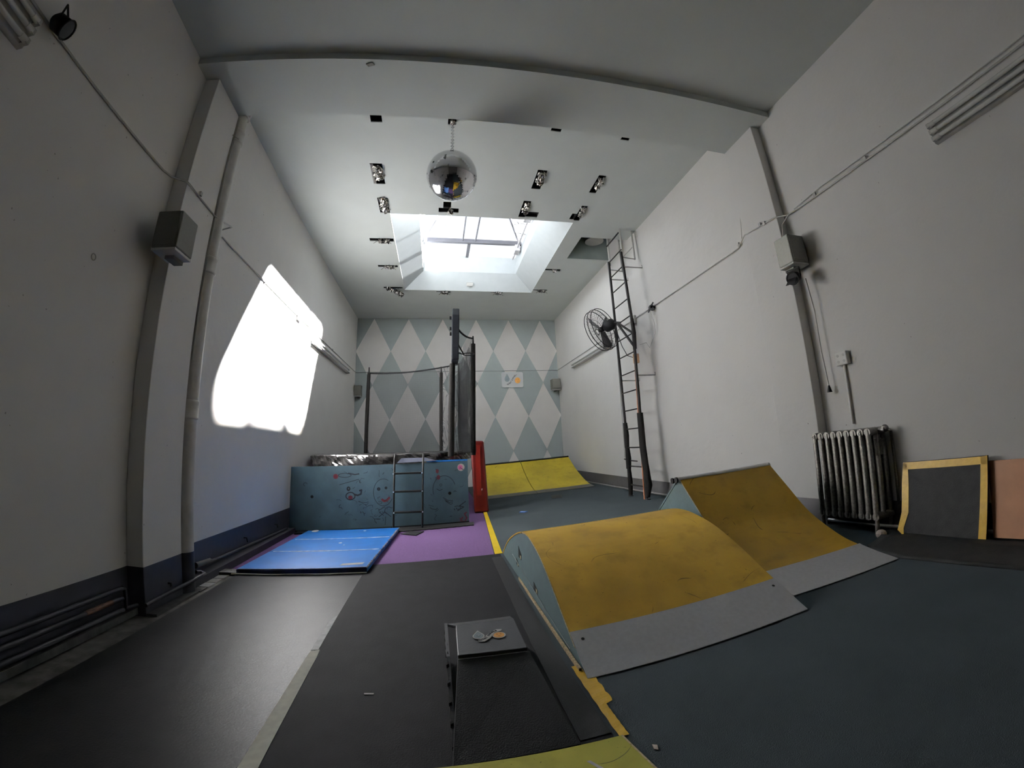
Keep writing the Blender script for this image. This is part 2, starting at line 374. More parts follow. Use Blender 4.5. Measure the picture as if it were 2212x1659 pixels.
# hatch shaft to the roof above the wall ladder
hx0, hx1, hy0, hy1 = HATCHR
hs = MB(); HC = ((hx0+hx1)/2, (hy0+hy1)/2, 5.4)
for a, b in (((hx0,hy0),(hx0,hy1)), ((hx0,hy0),(hx1,hy0)), ((hx0,hy1),(hx1,hy1))):
    quad(hs, [(*a,z0), (*b,z0), (*b,6.0), (*a,6.0)], HC)
hs.box((hx0, hy0, 6.0), (hx1, hy1, 6.05))
struct('trim_5', hs, HATCH)
# glazed roof light
win = struct('window_1', MB().slab([(ix0,iy0,Z2+.05),(ix1,iy0,Z2+.05),(ix1,iy1,Z2+.05),(ix0,iy1,Z2+.05)], (0,0,.006)), GLASS)
FRAME = mat('skylight_frame_paint', (.075, .075, .085), .5, var=.05)
fr = MB()
fr.box((ix0,8.85,Z2-.05),(ix1,8.91,Z2+.04)).box((ix0,8.91,Z2-.02),(ix1,8.99,Z2+.0))
for x0, x1 in ((.55,.575),(.84,.865)): fr.box((x0,iy0,Z2-.03),(x1,8.83,Z2+.03))
fr.box((.68,8.99,Z2-.03),(.75,iy1,Z2+.02))
for (ax, ay, bx, by) in ((ix0+.05,8.75,.05,7.6), (ix1-.07,8.8,1.42,7.6)):
    fr.tube([(ax,ay,Z2-.02),(bx,by,Z2-.02)], .025, 6)
o = fr.build('window_frame', FRAME, win)
og = MB()
og.tube([(ix0+.06,7.4,Z2-.08),(ix0+.06,9.35,Z2-.12)], .014, 6).tube([(ix0+.06,7.9,Z2-.08),(ix0+.35,7.8,Z2-.1),(ix0+.6,8.3,Z2-.1)], .012, 6).box((ix0+.03,8.7,Z2-.14),(ix0+.1,8.85,Z2-.04))
og.build('opening_gear', WORN, win)
og = MB()
og.tube([(ix1-.1,7.45,Z2-.1),(ix1-.1,9.5,Z2-.12)], .022, 6).box((ix1-.2,7.5,Z2-.16),(ix1-.05,7.65,Z2-.04)).box((ix1-.15,8.85,Z2-.2),(ix1-.04,9.1,Z2-.05))
og.tube([(ix1-.1,7.8,Z2-.1),(ix1-.3,7.75,Z2-.12)], .016, 6).torus((ix1-.33,7.75,Z2-.12), (0,0,1), .05, .014).tube([(ix1-.28,8.15,Z2-.11),(ix1-.02,8.25,Z2-.11)], .014, 6)
og.build('opening_gear', WORN, win)

# ------------------------------------------------------------------ duct openings in the ceiling
def crumple(mb, c, R, L, axis, seed, n=14, m=7):
    """a length of crumpled foil duct about c"""
    c = Vector(c); axis = Vector(axis).normalized(); a = Vector((0,0,1)) if abs(axis.z) < .9 else Vector((1,0,0)); u = (a-axis*a.dot(axis)).normalized(); w = axis.cross(u)
    vs = []
    for i in range(m):
        t = (i/(m-1) - .5) * L
        for j in range(n):
            p = 2*PI*j/n; k = noise.noise(Vector((i*.9+seed, j*.83, seed*3.1)))
            rr = R * (1 + .75*k) * (.92 + .12*(i % 2)); vs.append(c + axis*(t + .03*k) + (u*math.cos(p) + w*math.sin(p))*rr)
    mb.add(vs, [(i*n+j, i*n+(j+1) % n, (i+1)*n+(j+1) % n, (i+1)*n+j) for i in range(m-1) for j in range(n)])
    mb.f += [tuple(len(mb.v)-n*m+j for j in range(n))[::-1], tuple(len(mb.v)-n+j for j in range(n))]; mb.sm += [False]*2
where = ['small open ceiling cutout by the beam, left of the mirror ball', 'small open ceiling cutout by the beam, right of the mirror ball', 'small open ceiling cutout by the beam, nearest the right wall',
 'left ceiling cutout nearest the beam with foil duct and slatted edge', 'ceiling cutout with bulging foil duct at the left front corner of the skylight',
 'foil filled ceiling cutout right of the mirror ball, nearer the ball', 'foil filled ceiling cutout nearest the right wall, ahead of the skylight',
 'L shaped ceiling cutout with foil duct at the front edge of the skylight', 'stepped ceiling cutout with foil duct at the right front corner of the skylight', 'black ceiling cutout directly behind the mirror ball',
 'wide foil cutout left of the skylight, nearest the mirror ball', 'second wide foil cutout left of the skylight', 'cutout with the largest hanging foil duct at the left rear skylight corner',
 'rear ceiling cutout behind the skylight, left of centre', 'rear ceiling cutout behind the skylight, right of centre', 'slanting ceiling cutout with wires at the right rear skylight corner', 'narrow ceiling cutout right of the skylight below the hatch']
for k, (x0, x1, y0, y1, amt) in enumerate(DUCTS):
    t = thing('vent_opening', where[k], 'ceiling vent', ((x0+x1)/2, (y0+y1)/2, ZR+.01), 'openings cut in the ceiling')
    rects = [(x0, x1, y0, y1)]
    if k == 7: rects.append(EXTRA[0])
    if k == 8: rects.append(EXTRA[1])
    if k == 9: rects.append(EXTRA[3])
    rb = MB(); zt = ZR + .0125
    for (a, b, c, d) in rects:
        if c > 6.0 and d < 6.45 or (a < -.79 and b > -.9 and c > 6.4) or c > 9.9 or (a > 2.3 and c > 8): dz = .06
        else: dz = .22
        dz = min(dz, .22)
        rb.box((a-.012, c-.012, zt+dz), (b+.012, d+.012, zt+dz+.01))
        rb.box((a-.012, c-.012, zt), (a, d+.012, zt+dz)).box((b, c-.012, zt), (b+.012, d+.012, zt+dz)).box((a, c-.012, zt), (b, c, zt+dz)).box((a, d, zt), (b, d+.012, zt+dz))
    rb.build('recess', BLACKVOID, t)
    cx, cy = (x0+x1)/2, (y0+y1)/2; lx, ly = x1-x0, y1-y0
    if amt:
        fm = MB()
        for q in range(amt):
            if ly > lx: crumple(fm, (cx+.01, cy - ly*.12 + ly*.28*(q-(amt-1)/2), ZR+.0), lx*.37, ly*.30, (.25, 1, .1*(q-1)), k*2.3+q)
            else: crumple(fm, (cx + lx*.1 + lx*.22*(q-(amt-1)/2), cy-.01, ZR-.015 - (.05*q if k == 12 else 0)), max(.045, ly*.45), lx*.24, (1, .2*q, -.15*q), k*2.3+q)
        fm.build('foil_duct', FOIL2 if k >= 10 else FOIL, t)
    if k in (10, 11, 12, 13, 14, 15):
        for q in range(3):
            wm = MB(); xx = cx + (q-1)*lx*.25
            wm.tube([(xx, cy, ZR+.02), (xx+.02, cy-.02, ZR-.05), (xx+.05*(q-.5), cy-.05, ZR-.10)], .004, 5)
            wm.build('wire', BLACKPL, t)
    if k == 3:
        sm_ = MB()
        for q in range(3): sm_.box((x0+.006+q*.014, y0+.01, ZR-.008), (x0+.012+q*.014, y1-.01, ZR+.01))
        sm_.build('slat', FIXTURE, t)

# ------------------------------------------------------------------ floor coverings
def sheet(name, pts, h, m, label, cat, group=None, base=-.012):
    """flat covering that follows the floor: pts are (x, y), h its top above the floor"""
    return single(name, MB().slab([(x, y, F(x)+h) for x, y in pts], (0, 0, base-h+.0005)), m, label, cat, group)
sheet('rubber_floor_mat', [(-2.09,-3),(-.735,-3),(-.735,4.30),(-.80,4.60),(-2.0,4.60),(-2.03,4.45)], 0, RUBBER, 'worn black rubber floor mat left of the cream line', 'floor mat', 'black rubber floor mats')
sheet('rubber_floor_mat', [(-.733,-3),(.575,-3),(.575,2.1),(.60,4.53),(-.80,4.62),(-.733,4.30)], 0, RUBBER1, 'black rubber floor mat between the cream line and the yellow edge tape', 'floor mat', 'black rubber floor mats')
sheet('purple_carpet', [(-2.19,4.62),(-.80,4.62),(.54,4.54),(.742,7.6),(.742,YB-.003),(-2.19,YB-.003),(-2.19,4.9)], -.002, PURPLE, 'purple carpet in front of the trampoline', 'carpet')
sheet('petrol_green_carpet', [(.576,-3),(XR-.004,-3),(XR-.004,YB-.003),(.747,YB-.003),(.747,7.6),(.547,4.6),(.602,4.53),(.576,2.1)], -.0015, GREEN, 'grey green carpet of the skate area on the right', 'carpet')
sheet('floor_tape', [(.549,4.53),(.625,4.53),(.80,7.6),(.745,7.6)], .003, TAPE2, 'bright yellow tape between the purple and the grey green carpet', 'tape', base=0)
sheet('floor_line', [(-.775,1.0),(-.69,1.0),(-.715,2.52),(-.722,2.62),(-.77,2.60),(-.775,2.52)], .0025, WHITELINE, 'cream line on the black rubber floor', 'floor line', base=0)
sheet('floor_line', [(-.772,2.62),(-.73,2.62),(-.735,3.2),(-.772,3.1)], .002, mat('faded_line', (.06,.06,.06), .6, var=.3, scale=20), 'faded grey far end of the cream floor line', 'floor line', base=0)
# crumpled yellow tape along the plywood edge
tp = MB(); yy = [1.455+i*.0155 for i in range(40)]
for i in range(len(yy)-1):
    pass
n = 40; L_ = [(.592+.0012*math.sin(i*.9), 1.46+i*.6/(n-1)) for i in range(n)]; R_ = []
for i in range(n):
    y = L_[i][1]; w = .628 if y < 1.70 else .664 + .003*math.sin(i*1.1)
    if y > 1.99: w = .675
    R_.append((w + .001*math.sin(i*2.3), y))
vs = []
for i in range(n):
    vs += [(L_[i][0], L_[i][1], F(.6)+.0035), ((L_[i][0]+R_[i][0])/2, L_[i][1], F(.62)+.0055+.0012*math.sin(i*1.3)), (R_[i][0], R_[i][1], F(.65)+.004)]
tp.add(vs, [(3*i+j, 3*i+j+1, 3*i+j+4, 3*i+j+3) for i in range(n-1) for j in (0, 1)], False)
single('floor_tape', tp, TAPE, 'crumpled yellow tape between black rubber and carpet beside the steel ramp edge', 'tape')
sheet('rubber_strip', [(.455,1.50),(.574,1.50),(.574,2.1),(.600,4.40),(.50,4.40)], .004, RUBBER2, 'dark rubber strip along the left side of the roller ramp', 'rubber strip', base=0)
# yellow plank in the foreground
pk = thing('plywood_plank', 'worn yellow green painted plank in front of the black kicker ramp', 'plank', (.2, 1.2, 0))
MB().slab([(-.35,.95,F(-.35)+.018),(.655,.95,F(.655)+.018),(.592,1.45,F(.592)+.018),(-.35,1.485,F(-.35)+.018)], (0,0,-.017)).build('board', YEL_D, pk)
MB().slab([(.655,.95,F(.66)+.0185),(.662,.95,F(.66)+.0185),(.599,1.45,F(.6)+.0185),(.592,1.45,F(.592)+.0185)], (0,0,-.017)).build('edge', PLYEDGE, pk)
MB().slab([(.432,1.36,.0385),(.445,1.36,.0385),(.475,1.30,.0395),(.478,1.22,.0395),(.462,1.30,.0388)], (0,0,.0008)).build('chip', WORN, pk)
single('raised_ledge', MB().slab([(XL,YF,F(XL)),(-2.26,YF,F(-2.2)),(-2.26,PY0,F(-2.2)),(XL,PY0,F(XL))], (0,0,.05)), LEDGE, 'dark painted ledge along the left wall beneath the pipes', 'ledge')
single('raised_ledge', MB().slab([(-2.19,PY0,F(-2.19)-.01),(-2.10,PY0,F(-2.1)-.01),(-2.10,PY1+.1,F(-2.1)-.01),(-2.19,PY1+.1,F(-2.19)-.01)], (0,0,.02)), LEDGE, 'low dark ledge at the foot of the left pilaster', 'ledge')
for i in range(4):
    y = 3.86 + i*.15
    single('broken_tile', MB().slab([(-2.20,y,F(-2.2)-.012),(-2.10,y-.01,F(-2.1)-.012),(-2.10+.01*(i%2),y+.12,F(-2.1)-.012),(-2.20,y+.13,F(-2.2)-.012)], (0,0,.012)), LEDGE if i == 0 else CONDUIT,
           ['pale broken tile nearest the foot of the white downpipe','second pale broken tile from the downpipe','third pale broken tile from the downpipe','pale broken tile nearest the blue mat'][i], 'tile', 'broken tiles by the left wall')
# small litter
single('paper_scrap', MB().slab([(-.385,2.07,F(-.36)+.001),(-.34,2.067,F(-.36)+.001),(-.34,2.079,F(-.36)+.001),(-.385,2.082,F(-.36)+.001)], (0,0,.003)), WHITEPL, 'tiny white scrap on the black rubber floor', 'litter')
single('paper_scrap', MB().slab([(.67,1.345,F(.67)+.001),(.682,1.335,F(.68)+.001),(.69,1.36,F(.68)+.001),(.675,1.37,F(.68)+.001)], (0,0,.003)), PLASTER, 'pale crumb on the green carpet at the front edge', 'litter')
single('blue_scrap', MB().slab([(1.26,6.93,F(1.3)+.001),(1.34,6.9,F(1.3)+.001),(1.40,6.96,F(1.3)+.001),(1.30,7.0,F(1.3)+.001)], (0,0,.012)), LITTERB, 'small blue scrap on the far green carpet', 'litter')
single('carpet_patch', MB().slab([(2.12,8.1,F(2.1)),(2.3,8.05,F(2.3)),(2.42,8.5,F(2.4)),(2.22,8.58,F(2.2))], (0,0,.003)), RUBBER2, 'dark patch on the carpet in front of the far ramp', 'patch')
single('rubber_offcut', MB().slab([(-.53,6.17,F(-.5)+.001),(-.32,5.97,F(-.3)+.001),(-.22,6.2,F(-.2)+.001),(-.42,6.3,F(-.4)+.001)], (0,0,.01)), RUBBER2, 'black rubber offcut beside the blue mat', 'rubber piece')

# ------------------------------------------------------------------ roller ramp (front)
def interp(tab, y):
    for (a, za), (b, zb) in zip(tab, tab[1:]):
        if a <= y <= b: return za + (zb-za)*(y-a)/(b-a)
    return tab[0][1] if y < tab[0][0] else tab[-1][1]
def smooth_tab(tab, n):
    """Catmull-Rom through (y, h) pairs"""
    out = []
    P = [tab[0]] + list(tab) + [tab[-1]]
    for i in range(1, len(P)-2):
        for k in range(n):
            t = k/n; p0, p1, p2, p3 = P[i-1], P[i], P[i+1], P[i+2]
            out.append(tuple(.5*((2*p1[c]) + (-p0[c]+p2[c])*t + (2*p0[c]-5*p1[c]+4*p2[c]-p3[c])*t*t + (-p0[c]+3*p1[c]-3*p2[c]+p3[c])*t**3) for c in (0, 1)))
    out.append(tab[-1]); return out
A = smooth_tab([(2.10,.085),(2.28,.165),(2.50,.268),(2.77,.372),(3.04,.428),(3.22,.440),(3.39,.425),(3.62,.378),(4.0,.262),(4.27,.145),(4.51,.012)], 5)
AX0, AX1 = .632, 1.925
ra = thing('roller_ramp', 'wide yellow hump shaped skate ramp with green side in the foreground', 'ramp', ((AX0+AX1)/2, 3.2, F(1.28)))
def strip(name, tab, x0, x1, t, m, parent, lift=0.0, nx=1, bevel=0):
    mb = MB(); vs = []
    for y, h in tab:
        for x in (x0, x1): vs.append((x, y, F(x)+h+lift))
        for x in (x0, x1): vs.append((x, y, F(x)+h+lift-t))
    k = len(tab)
    fs = []
    for i in range(k-1):
        a = 4*i; b = a+4
        fs += [(a, a+1, b+1, b), (a+3, a+2, b+2, b+3), (a, b, b+2, a+2), (a+1, a+3, b+3, b+1)]
    fs += [(0,2,3,1), (4*k-4, 4*k-3, 4*k-1, 4*k-2)]
    mb.add(vs, fs, False); return mb.build(name, m, parent)
main = [p for p in A if p[0] <= 3.42]; back = [p for p in A if p[0] >= 3.40]
strip('deck', main, AX0-.004, AX1+.004, .012, YEL_A, ra)
strip('back_deck', back, AX0-.004, AX1+.004, .012, YEL_A, ra)
plate = [(1.915,.004),(2.0,.04),(2.10,.087),(2.18,.124)]
strip('steel_plate', plate, AX0-.006, AX1+.006, .004, STEEL, ra, .003)
for x, y in ((AX0+.045,2.125),(AX1-.05,2.13)): MB().disc((x, y, F(x)+interp(plate, y)+.004), (0,-.35,1), .009, .002, 10).build('screw', BLACKMET, ra)
def side(name, tab, x0, x1, parent, m, drop=.013, cuts=()):
    pts = [(y, h-drop) for y, h in tab]
    prof = [(tab[0][0], 0.0)] + pts + [(tab[-1][0], 0.0)]
    mb = MB(); k = len(prof)
    mb.add([(x0, y, F(x0)+max(h, 0)) for y, h in prof] + [(x1, y, F(x1)+max(h, 0)) for y, h in prof],
           [tuple(range(k)), tuple(range(k, 2*k))[::-1]] + [(i, (i+1) % k, k+(i+1) % k, k+i) for i in range(k)])
    return mb.build(name, m, parent)
full = [(1.95,.014)] + A
side('side_panel', full, AX0, AX0+.018, ra, RAMPGREEN)
side('side_panel', full, AX1-.018, AX1, ra, RAMPGREEN)
# hand holes cut in the near side: dark opening with pale plywood in it
for (ya, yb, za, zb) in ((3.60,3.48,.185,.275), (3.72,3.62,.095,.15), (3.05,2.93,.085,.14)):
    h = MB(); x = AX0-.001
    h.slab([(x, ya, F(x)+za), (x, yb, F(x)+za), (x, yb-.01, F(x)+(za+zb)/2), (x, ya-.01, F(x)+zb)], (-.0015, 0, 0)); hh = h.build('hand_hole', BLACKVOID, ra)
    MB().slab([(x-.002, (ya+yb)/2-.02, F(x)+za+.004), (x-.002, yb+.005, F(x)+za+.004), (x-.002, yb+.005, F(x)+za+.03), (x-.002, (ya+yb)/2-.02, F(x)+za+.03)], (-.001,0,0)).build('plywood_edge', PLYEDGE, hh)
MB().slab([(AX0-.003,3.9,F(.63)+.14),(AX0-.003,2.2,F(.63)+.03),(AX0-.003,2.2,F(.63)+.027),(AX0-.003,3.9,F(.63)+.136)], (-.0015,0,0)).build('scratch', CONDUIT, ra)
edge = MB().tube([(AX0-.006, y, F(AX0)+h-.004) for y, h in main], .0035, 5); edge.build('plywood_edge', PLYEDGE, ra)
MB().slab([(.612,2.0,F(.6)),(.625,2.0,F(.6)),(.628,3.6,F(.6)),(.62,3.6,F(.6))],(0,0,.02)).build('base_edge', PLYEDGE, ra)

# ------------------------------------------------------------------ quarter pipe with coping
B = smooth_tab([(2.40,.052),(2.63,.115),(2.93,.27),(3.16,.47),(3.36,.655)], 6)
BX0, BX1 = 2.03, 2.93
rb_ = thing('quarter_pipe_ramp', 'tall yellow quarter pipe with metal coping beside the radiator', 'ramp', ((BX0+BX1)/2, 3.0, F(2.5)))
SL = -.10                                         # its right side sits a little nearer
def sk(mb):                                       # skew y with x
    for v in mb.v: v.y += (v.x-BX0)/(BX1-BX0)*SL
    return mb
def strip2(name, tab, x0, x1, t, m, lift=0.0):
    mb = MB(); vs = []; k = len(tab); fs = []
    for y, h in tab:
        for d in (0, t):
            for x in (x0, x1): vs.append((x, y, F(x)+h+lift-d))
    for i in range(k-1):
        a = 4*i; b = a+4; fs += [(a, a+1, b+1, b), (a+3, a+2, b+2, b+3), (a, b, b+2, a+2), (a+1, a+3, b+3, b+1)]
    fs += [(0,2,3,1), (4*k-4, 4*k-3, 4*k-1, 4*k-2)]
    return sk(mb.add(vs, fs)).build(name, m, rb_)
strip2('deck', B, BX0-.003, BX1+.003, .012, YEL_B)
strip2('steel_plate', [(2.12,.003),(2.28,.028),(2.42,.058),(2.45,.068)], BX0-.005, BX1+.005, .004, STEEL, .004)
def side2(x0, x1):
    prof = [(2.40,0),(2.40,.04)] + [(y, h-.012) for y, h in B] + [(3.40,.655),(3.44,.62),(4.20,0)]
    k = len(prof); mb = MB()
    mb.add([(x0,y,F(x0)+max(h,0)) for y,h in prof]+[(x1,y,F(x1)+max(h,0)) for y,h in prof], [tuple(range(k)), tuple(range(k,2*k))[::-1]]+[(i,(i+1)%k,k+(i+1)%k,k+i) for i in range(k)])
    sk(mb).build('side_panel', RAMPGREEN, rb_)
side2(BX0, BX0+.018); side2(BX1-.018, BX1)
sk(MB().slab([(BX0,3.44,F(BX0)+.63),(BX1,3.44,F(BX1)+.63),(BX1,4.20,F(BX1)+.01),(BX0,4.20,F(BX0)+.01)], (0,.01,.012))).build('back_panel', RAMPGREEN, rb_)
cp = sk(MB().tube([(BX0-.03,3.385,F(BX0)+.655),(BX1+.01,3.385,F(BX1)+.655)], .024, 14)); cop = cp.build('coping', GALV, rb_)
sk(MB().tube([(BX0-.034,3.385,F(BX0)+.655),(BX0-.02,3.385,F(BX0)+.655)], .025, 12).tube([(BX0-.034,3.45,F(BX0)+.645),(BX0-.02,3.45,F(BX0)+.645)], .025, 12)).build('pipe_end_cap', BLACKPL, cop)
sk(MB().tube([(BX0-.01,3.45,F(BX0)+.645),(BX1,3.45,F(BX1)+.645)], .022, 12)).build('coping', GALV, rb_)
sk(MB().tube([(BX0-.005,y,F(BX0)+h-.004) for y,h in B], .0035, 5)).build('plywood_edge', PLYEDGE, rb_)

# ------------------------------------------------------------------ far ramp in two sections
Cc = smooth_tab([(9.42,.03),(9.75,.10),(10.2,.25),(10.6,.42),(10.97,.615)], 5)
for q, (x0, x1, lab) in enumerate(((.95, 2.075, 'left section of the low yellow ramp along the far diamond wall'), (2.085, 3.37, 'right section of the low yellow ramp along the far diamond wall'))):
    t = thing('bank_ramp', lab, 'ramp', ((x0+x1)/2, 10, F((x0+x1)/2)), 'far yellow bank ramp sections')
    strip('deck', Cc, x0, x1, .012, YEL_C, t)
    strip('steel_plate', [(9.14,.004),(9.42,.034)], x0, x1, .004, PLATE_DK, t, .002)
    full = [(9.2,.016)] + Cc
    side('side_panel', full, x0+.001, x0+.018, t, RUBBER2); side('side_panel', full, x1-.018, x1-.001, t, RUBBER2)
    MB().slab([(x0,10.955,F(x0)+.61),(x1,10.955,F(x1)+.61),(x1,10.985,F(x1)+.625),(x0,10.985,F(x0)+.625)], (0,0,.022)).build('top_edge', BLACKMET, t)
    MB().slab([(x0,10.99,F(x0)),(x1,10.99,F(x1)),(x1,10.99,F(x1)+.61),(x0,10.99,F(x0)+.61)], (0,.015,0)).build('back_panel', RUBBER2, t)

# ------------------------------------------------------------------ black kicker ramp with the sticker
kk = thing('kicker_ramp', 'small black launch ramp with a logo sticker on its top', 'ramp', (.2, 1.9, .01))
def hz(x): return F(x)
MB().slab([(.052,1.925,.222),(.357,1.925,.225),(.352,2.235,.243),(.058,2.225,.240)], (0,0,-.018)).build('top_board', LIDM, kk, .004)
MB().slab([(.058,2.229,.238),(.352,2.239,.241),(.350,2.345,.215),(.018,2.325,.212)], (0,0,-.016)).build('back_board', LIDM, kk, .003)
MB().slab([(.050,1.925,.205),(.366,1.925,.208),(.448,1.462,F(.44)+.016),(-.004,1.472,.016)], (0,.004,-.014)).build('slope_board', RUBBER2, kk, .003)
MB().slab([(.365,1.93,.19),(.350,2.33,.20),(.44,2.36,F(.44)+.002),(.446,1.475,F(.44)+.004)], (-.014,0,0)).build('side_board', RUBBER2, kk)
prof = [(2.335,.004),(2.335,.212),(1.96,.205),(1.47,.006)]
sb = MB().slab([(.003,y,z) for y,z in prof], (.016,0,0)).build('side_board', LIDM, kk)
for i in range(9):
    y = 2.27 - i*.088; z = .198 if y > 1.93 else .205*(y-1.46)/.47-.008
    MB().slab([(.001,y,z-.012),(.001,y-.02,z-.012),(.001,y-.02,z+.004),(.001,y,z+.004)], (.012,0,.006)).build('notch', BLACKVOID, sb)
def glyphs(txt, path, size, nrm_rot, m, parent, org_name='lettering'):
    """letters set one by one along path = [(point, angle)], joined into one mesh"""
    out = MB()
    for ch, (p, a) in zip(txt, path):
        if ch == ' ': continue
        cu = bpy.data.curves.new('letter', 'FONT'); cu.body = ch; cu.size = size; cu.extrude = .0006; cu.offset = size*.03; cu.align_x = 'CENTER'
        o = bpy.data.objects.new('letter', cu); me = o.to_mesh()
        M = Matrix.Translation(Vector(p)) @ nrm_rot.to_4x4() @ Matrix.Rotation(a, 4, 'Z')
        out.add([M @ v.co for v in me.vertices], [tuple(f.vertices) for f in me.polygons])
        o.to_mesh_clear(); bpy.data.objects.remove(o); bpy.data.curves.remove(cu)
    out.build(org_name, m, parent)
def logo(parent, at, R, s, with_board):
    """drop + face + curved writing; at(u, v) maps logo units to world, R its orientation"""
    nz = R @ Vector((0,0,1))
    def poly(pts, lift, name, m, par=parent): return MB().slab([at(u*s, v*s) + nz*lift for u, v in pts], nz*.0006).build(name, m, par)
    def circ(cx, cy, r, n=24): return [(cx+r*math.cos(2*PI*i/n), cy+r*math.sin(2*PI*i/n)) for i in range(n)]
    def drop(cx, cy, r): return [(cx, cy+r*2.05)] + [(cx+r*math.cos(a), cy+r*math.sin(a)) for a in [math.radians(32-i*(244)/20) for i in range(21)]]
    if not with_board:
        poly(drop(-.56,.02,.33), .0006, 'sticker_backing', WHITEPL); poly(circ(.55,-.12,.37), .0006, 'sticker_backing', WHITEPL)
        poly([(-.62,-.62),(-.3,-.66),(.05,-.36),(.2,-.1),(.36,.26),(.75,.38),(.8,.55),(.5,.6),(.15,.36),(-.05,.12),(-.3,-.22),(-.62,-.42)], .0005, 'sticker_backing', WHITEPL)
    d = poly(drop(-.56,.02,.27), .0014, 'drop_logo', DROP); f = poly(circ(.55,-.12,.30), .0014, 'face_logo', FACEOR)
    for u, v, r in ((.45,-.03,.035),(.66,-.03,.035)): poly(circ(u,v,r,10), .0022, 'eye', FACEDK, f)
    poly([(.48,-.25),(.55,-.28),(.63,-.25),(.55,-.235)], .0022, 'mouth', FACEDK, f)
    poly([(-.68,-.02),(-.56,-.05),(-.44,-.02),(-.56,-.08)], .0022, 'mouth', INK, d)
    for u in (-.64,-.47): poly(circ(u,.06,.025,8), .0022, 'eye', INK, d)
    txt = 'm hal cusshe'; path = []
    pts = [(-.50,-.56),(-.38,-.54),(-.30,-.47),(-.20,-.39),(-.11,-.29),(0,0),(.02,-.10),(.08,.03),(.15,.14),(.24,.23),(.34,.30),(.46,.36)]
    ang = [5,10,30,38,42,0,60,55,48,40,30,22]
    for (u, v), a in zip(pts, ang): path.append((at(u*s, v*s) + nz*.002, math.radians(a)))
    glyphs(txt, path, .25*s, R, INK, parent)
Rk = Matrix.Rotation(math.radians(3), 3, 'X')
logo(kk, lambda u, v: Vector((.205+u, 2.075+v, .2345+.06*v+.002+(u*.01))), Rk, .085, False)

# ------------------------------------------------------------------ left wall: pipes, downpipe, conduit, speaker, lamps
hp = thing('heating_pipes', 'three dark heating pipes running low along the left wall with joined ends', 'pipes', (-2.27, .0, -.05))
for z in (.135, .063, -.018):
    MB().tube([(-2.272,-3.1,z),(-2.272,2.98,z),(-2.272,3.02,z-.006)], .017, 10).build('pipe', PIPEDARK, hp)
MB().tube([(-2.272,3.02,.135),(-2.272,3.05,.12),(-2.272,3.055,.06),(-2.272,3.05,-.018),(-2.24,3.15,-.02)], .015, 10).build('pipe_bend', PIPEDARK, hp)
MB().tube([(-2.272,2.62,.064),(-2.272,2.90,.064)], .0185, 10).build('rusty_section', RUST, hp)
lp = thing('heating_pipe', 'single low pipe passing the left pilaster towards the trampoline', 'pipes', (-2.14, 3.9, 0))
MB().tube([(-2.15,3.12,-.005),(-2.14,3.2,.004),(-2.14,3.95,.011),(-2.15,4.03,.014),(-2.20,4.06,.02),(-2.215,4.0,.03)], .016, 10).build('pipe', PIPEDARK, lp)
MB().tube([(-2.30,4.2,.045),(-2.28,4.42,.032),(-2.28,6.75,-.02)], .018, 10).build('pipe', PIPEDARK, lp)
MB().tube([(-2.30,4.15,.05),(-2.26,4.36,.05)], .03, 8).build('pipe_joint', LEDGE, lp)
single('skirting_ledge', MB().box((XL,PY1,-.12),(-2.20,6.9,-.03)), PIPEDARK, 'dark skirting ledge below the low pipe on the rear left wall', 'ledge')
for i, y in enumerate((5.35, 6.4)):
    single('pipe_hook', MB().tube([(XL,y,.10),(-2.30,y,.10),(-2.29,y,.05)], .008, 6), BLACKMET, ['small dark hook on the wainscot behind the blue mat', 'small dark hook on the wainscot next to the trampoline panel'][i], 'hook')
single('pipe_hook', MB().tube([(-2.19,3.5,.06),(-2.165,3.5,.06),(-2.16,3.5,.03)], .008, 6), BLACKMET, 'small hook low on the left pilaster', 'hook')

dpx, dpy, dr = -2.225, 3.815, .088
dp = thing('downpipe', 'thick white painted downpipe beside the left pilaster', 'pipe', (dpx, dpy, F(dpx)))
pts = [(dpx,dpy,F(dpx)-.01),(dpx,dpy,4.60)]
MB().tube([(dpx,dpy,.255),(dpx,dpy,4.62),(dpx+.02,dpy,4.75)], dr, 22).build('pipe', GREYPAINT, dp)
MB().tube([(dpx,dpy,F(dpx)-.01),(dpx,dpy,.255)], dr+.001, 22).build('painted_base', PIPEDARK, dp, label='dark grey painted foot of the pipe')
for z in (1.47, 2.82, 4.32):
    MB().tube([(dpx,dpy,z-.085),(dpx,dpy,z-.07),(dpx,dpy,z-.069),(dpx,dpy,z+.05),(dpx,dpy,z+.07),(dpx,dpy,z+.085)], [dr+.002,dr+.014,dr+.008,dr+.008,dr+.014,dr+.002], 22, False).build('collar', GREYPAINT, dp)
MB().tube([(dpx+.02,dpy,4.60),(dpx+.03,dpy,4.82),(dpx+.05,dpy,4.93)], [dr+.004,dr+.02,dr+.02], 20).build('top_socket', GREYPAINT, dp)
MB().tube([(-2.19,3.70,4.27),(-2.14,3.76,4.26)], .006, 6).build('bracket', GREYPAINT, dp)
cab = MB().tube([(-2.175,3.735,4.5),(-2.178,3.735,3.0),(-2.18,3.735,1.9)], .007, 6)
single('pilaster_cable', cab, CONDUIT, 'thin cable running down between the left pilaster and the downpipe', 'cable')  # thin tube in conduit grey between pilaster and downpipe

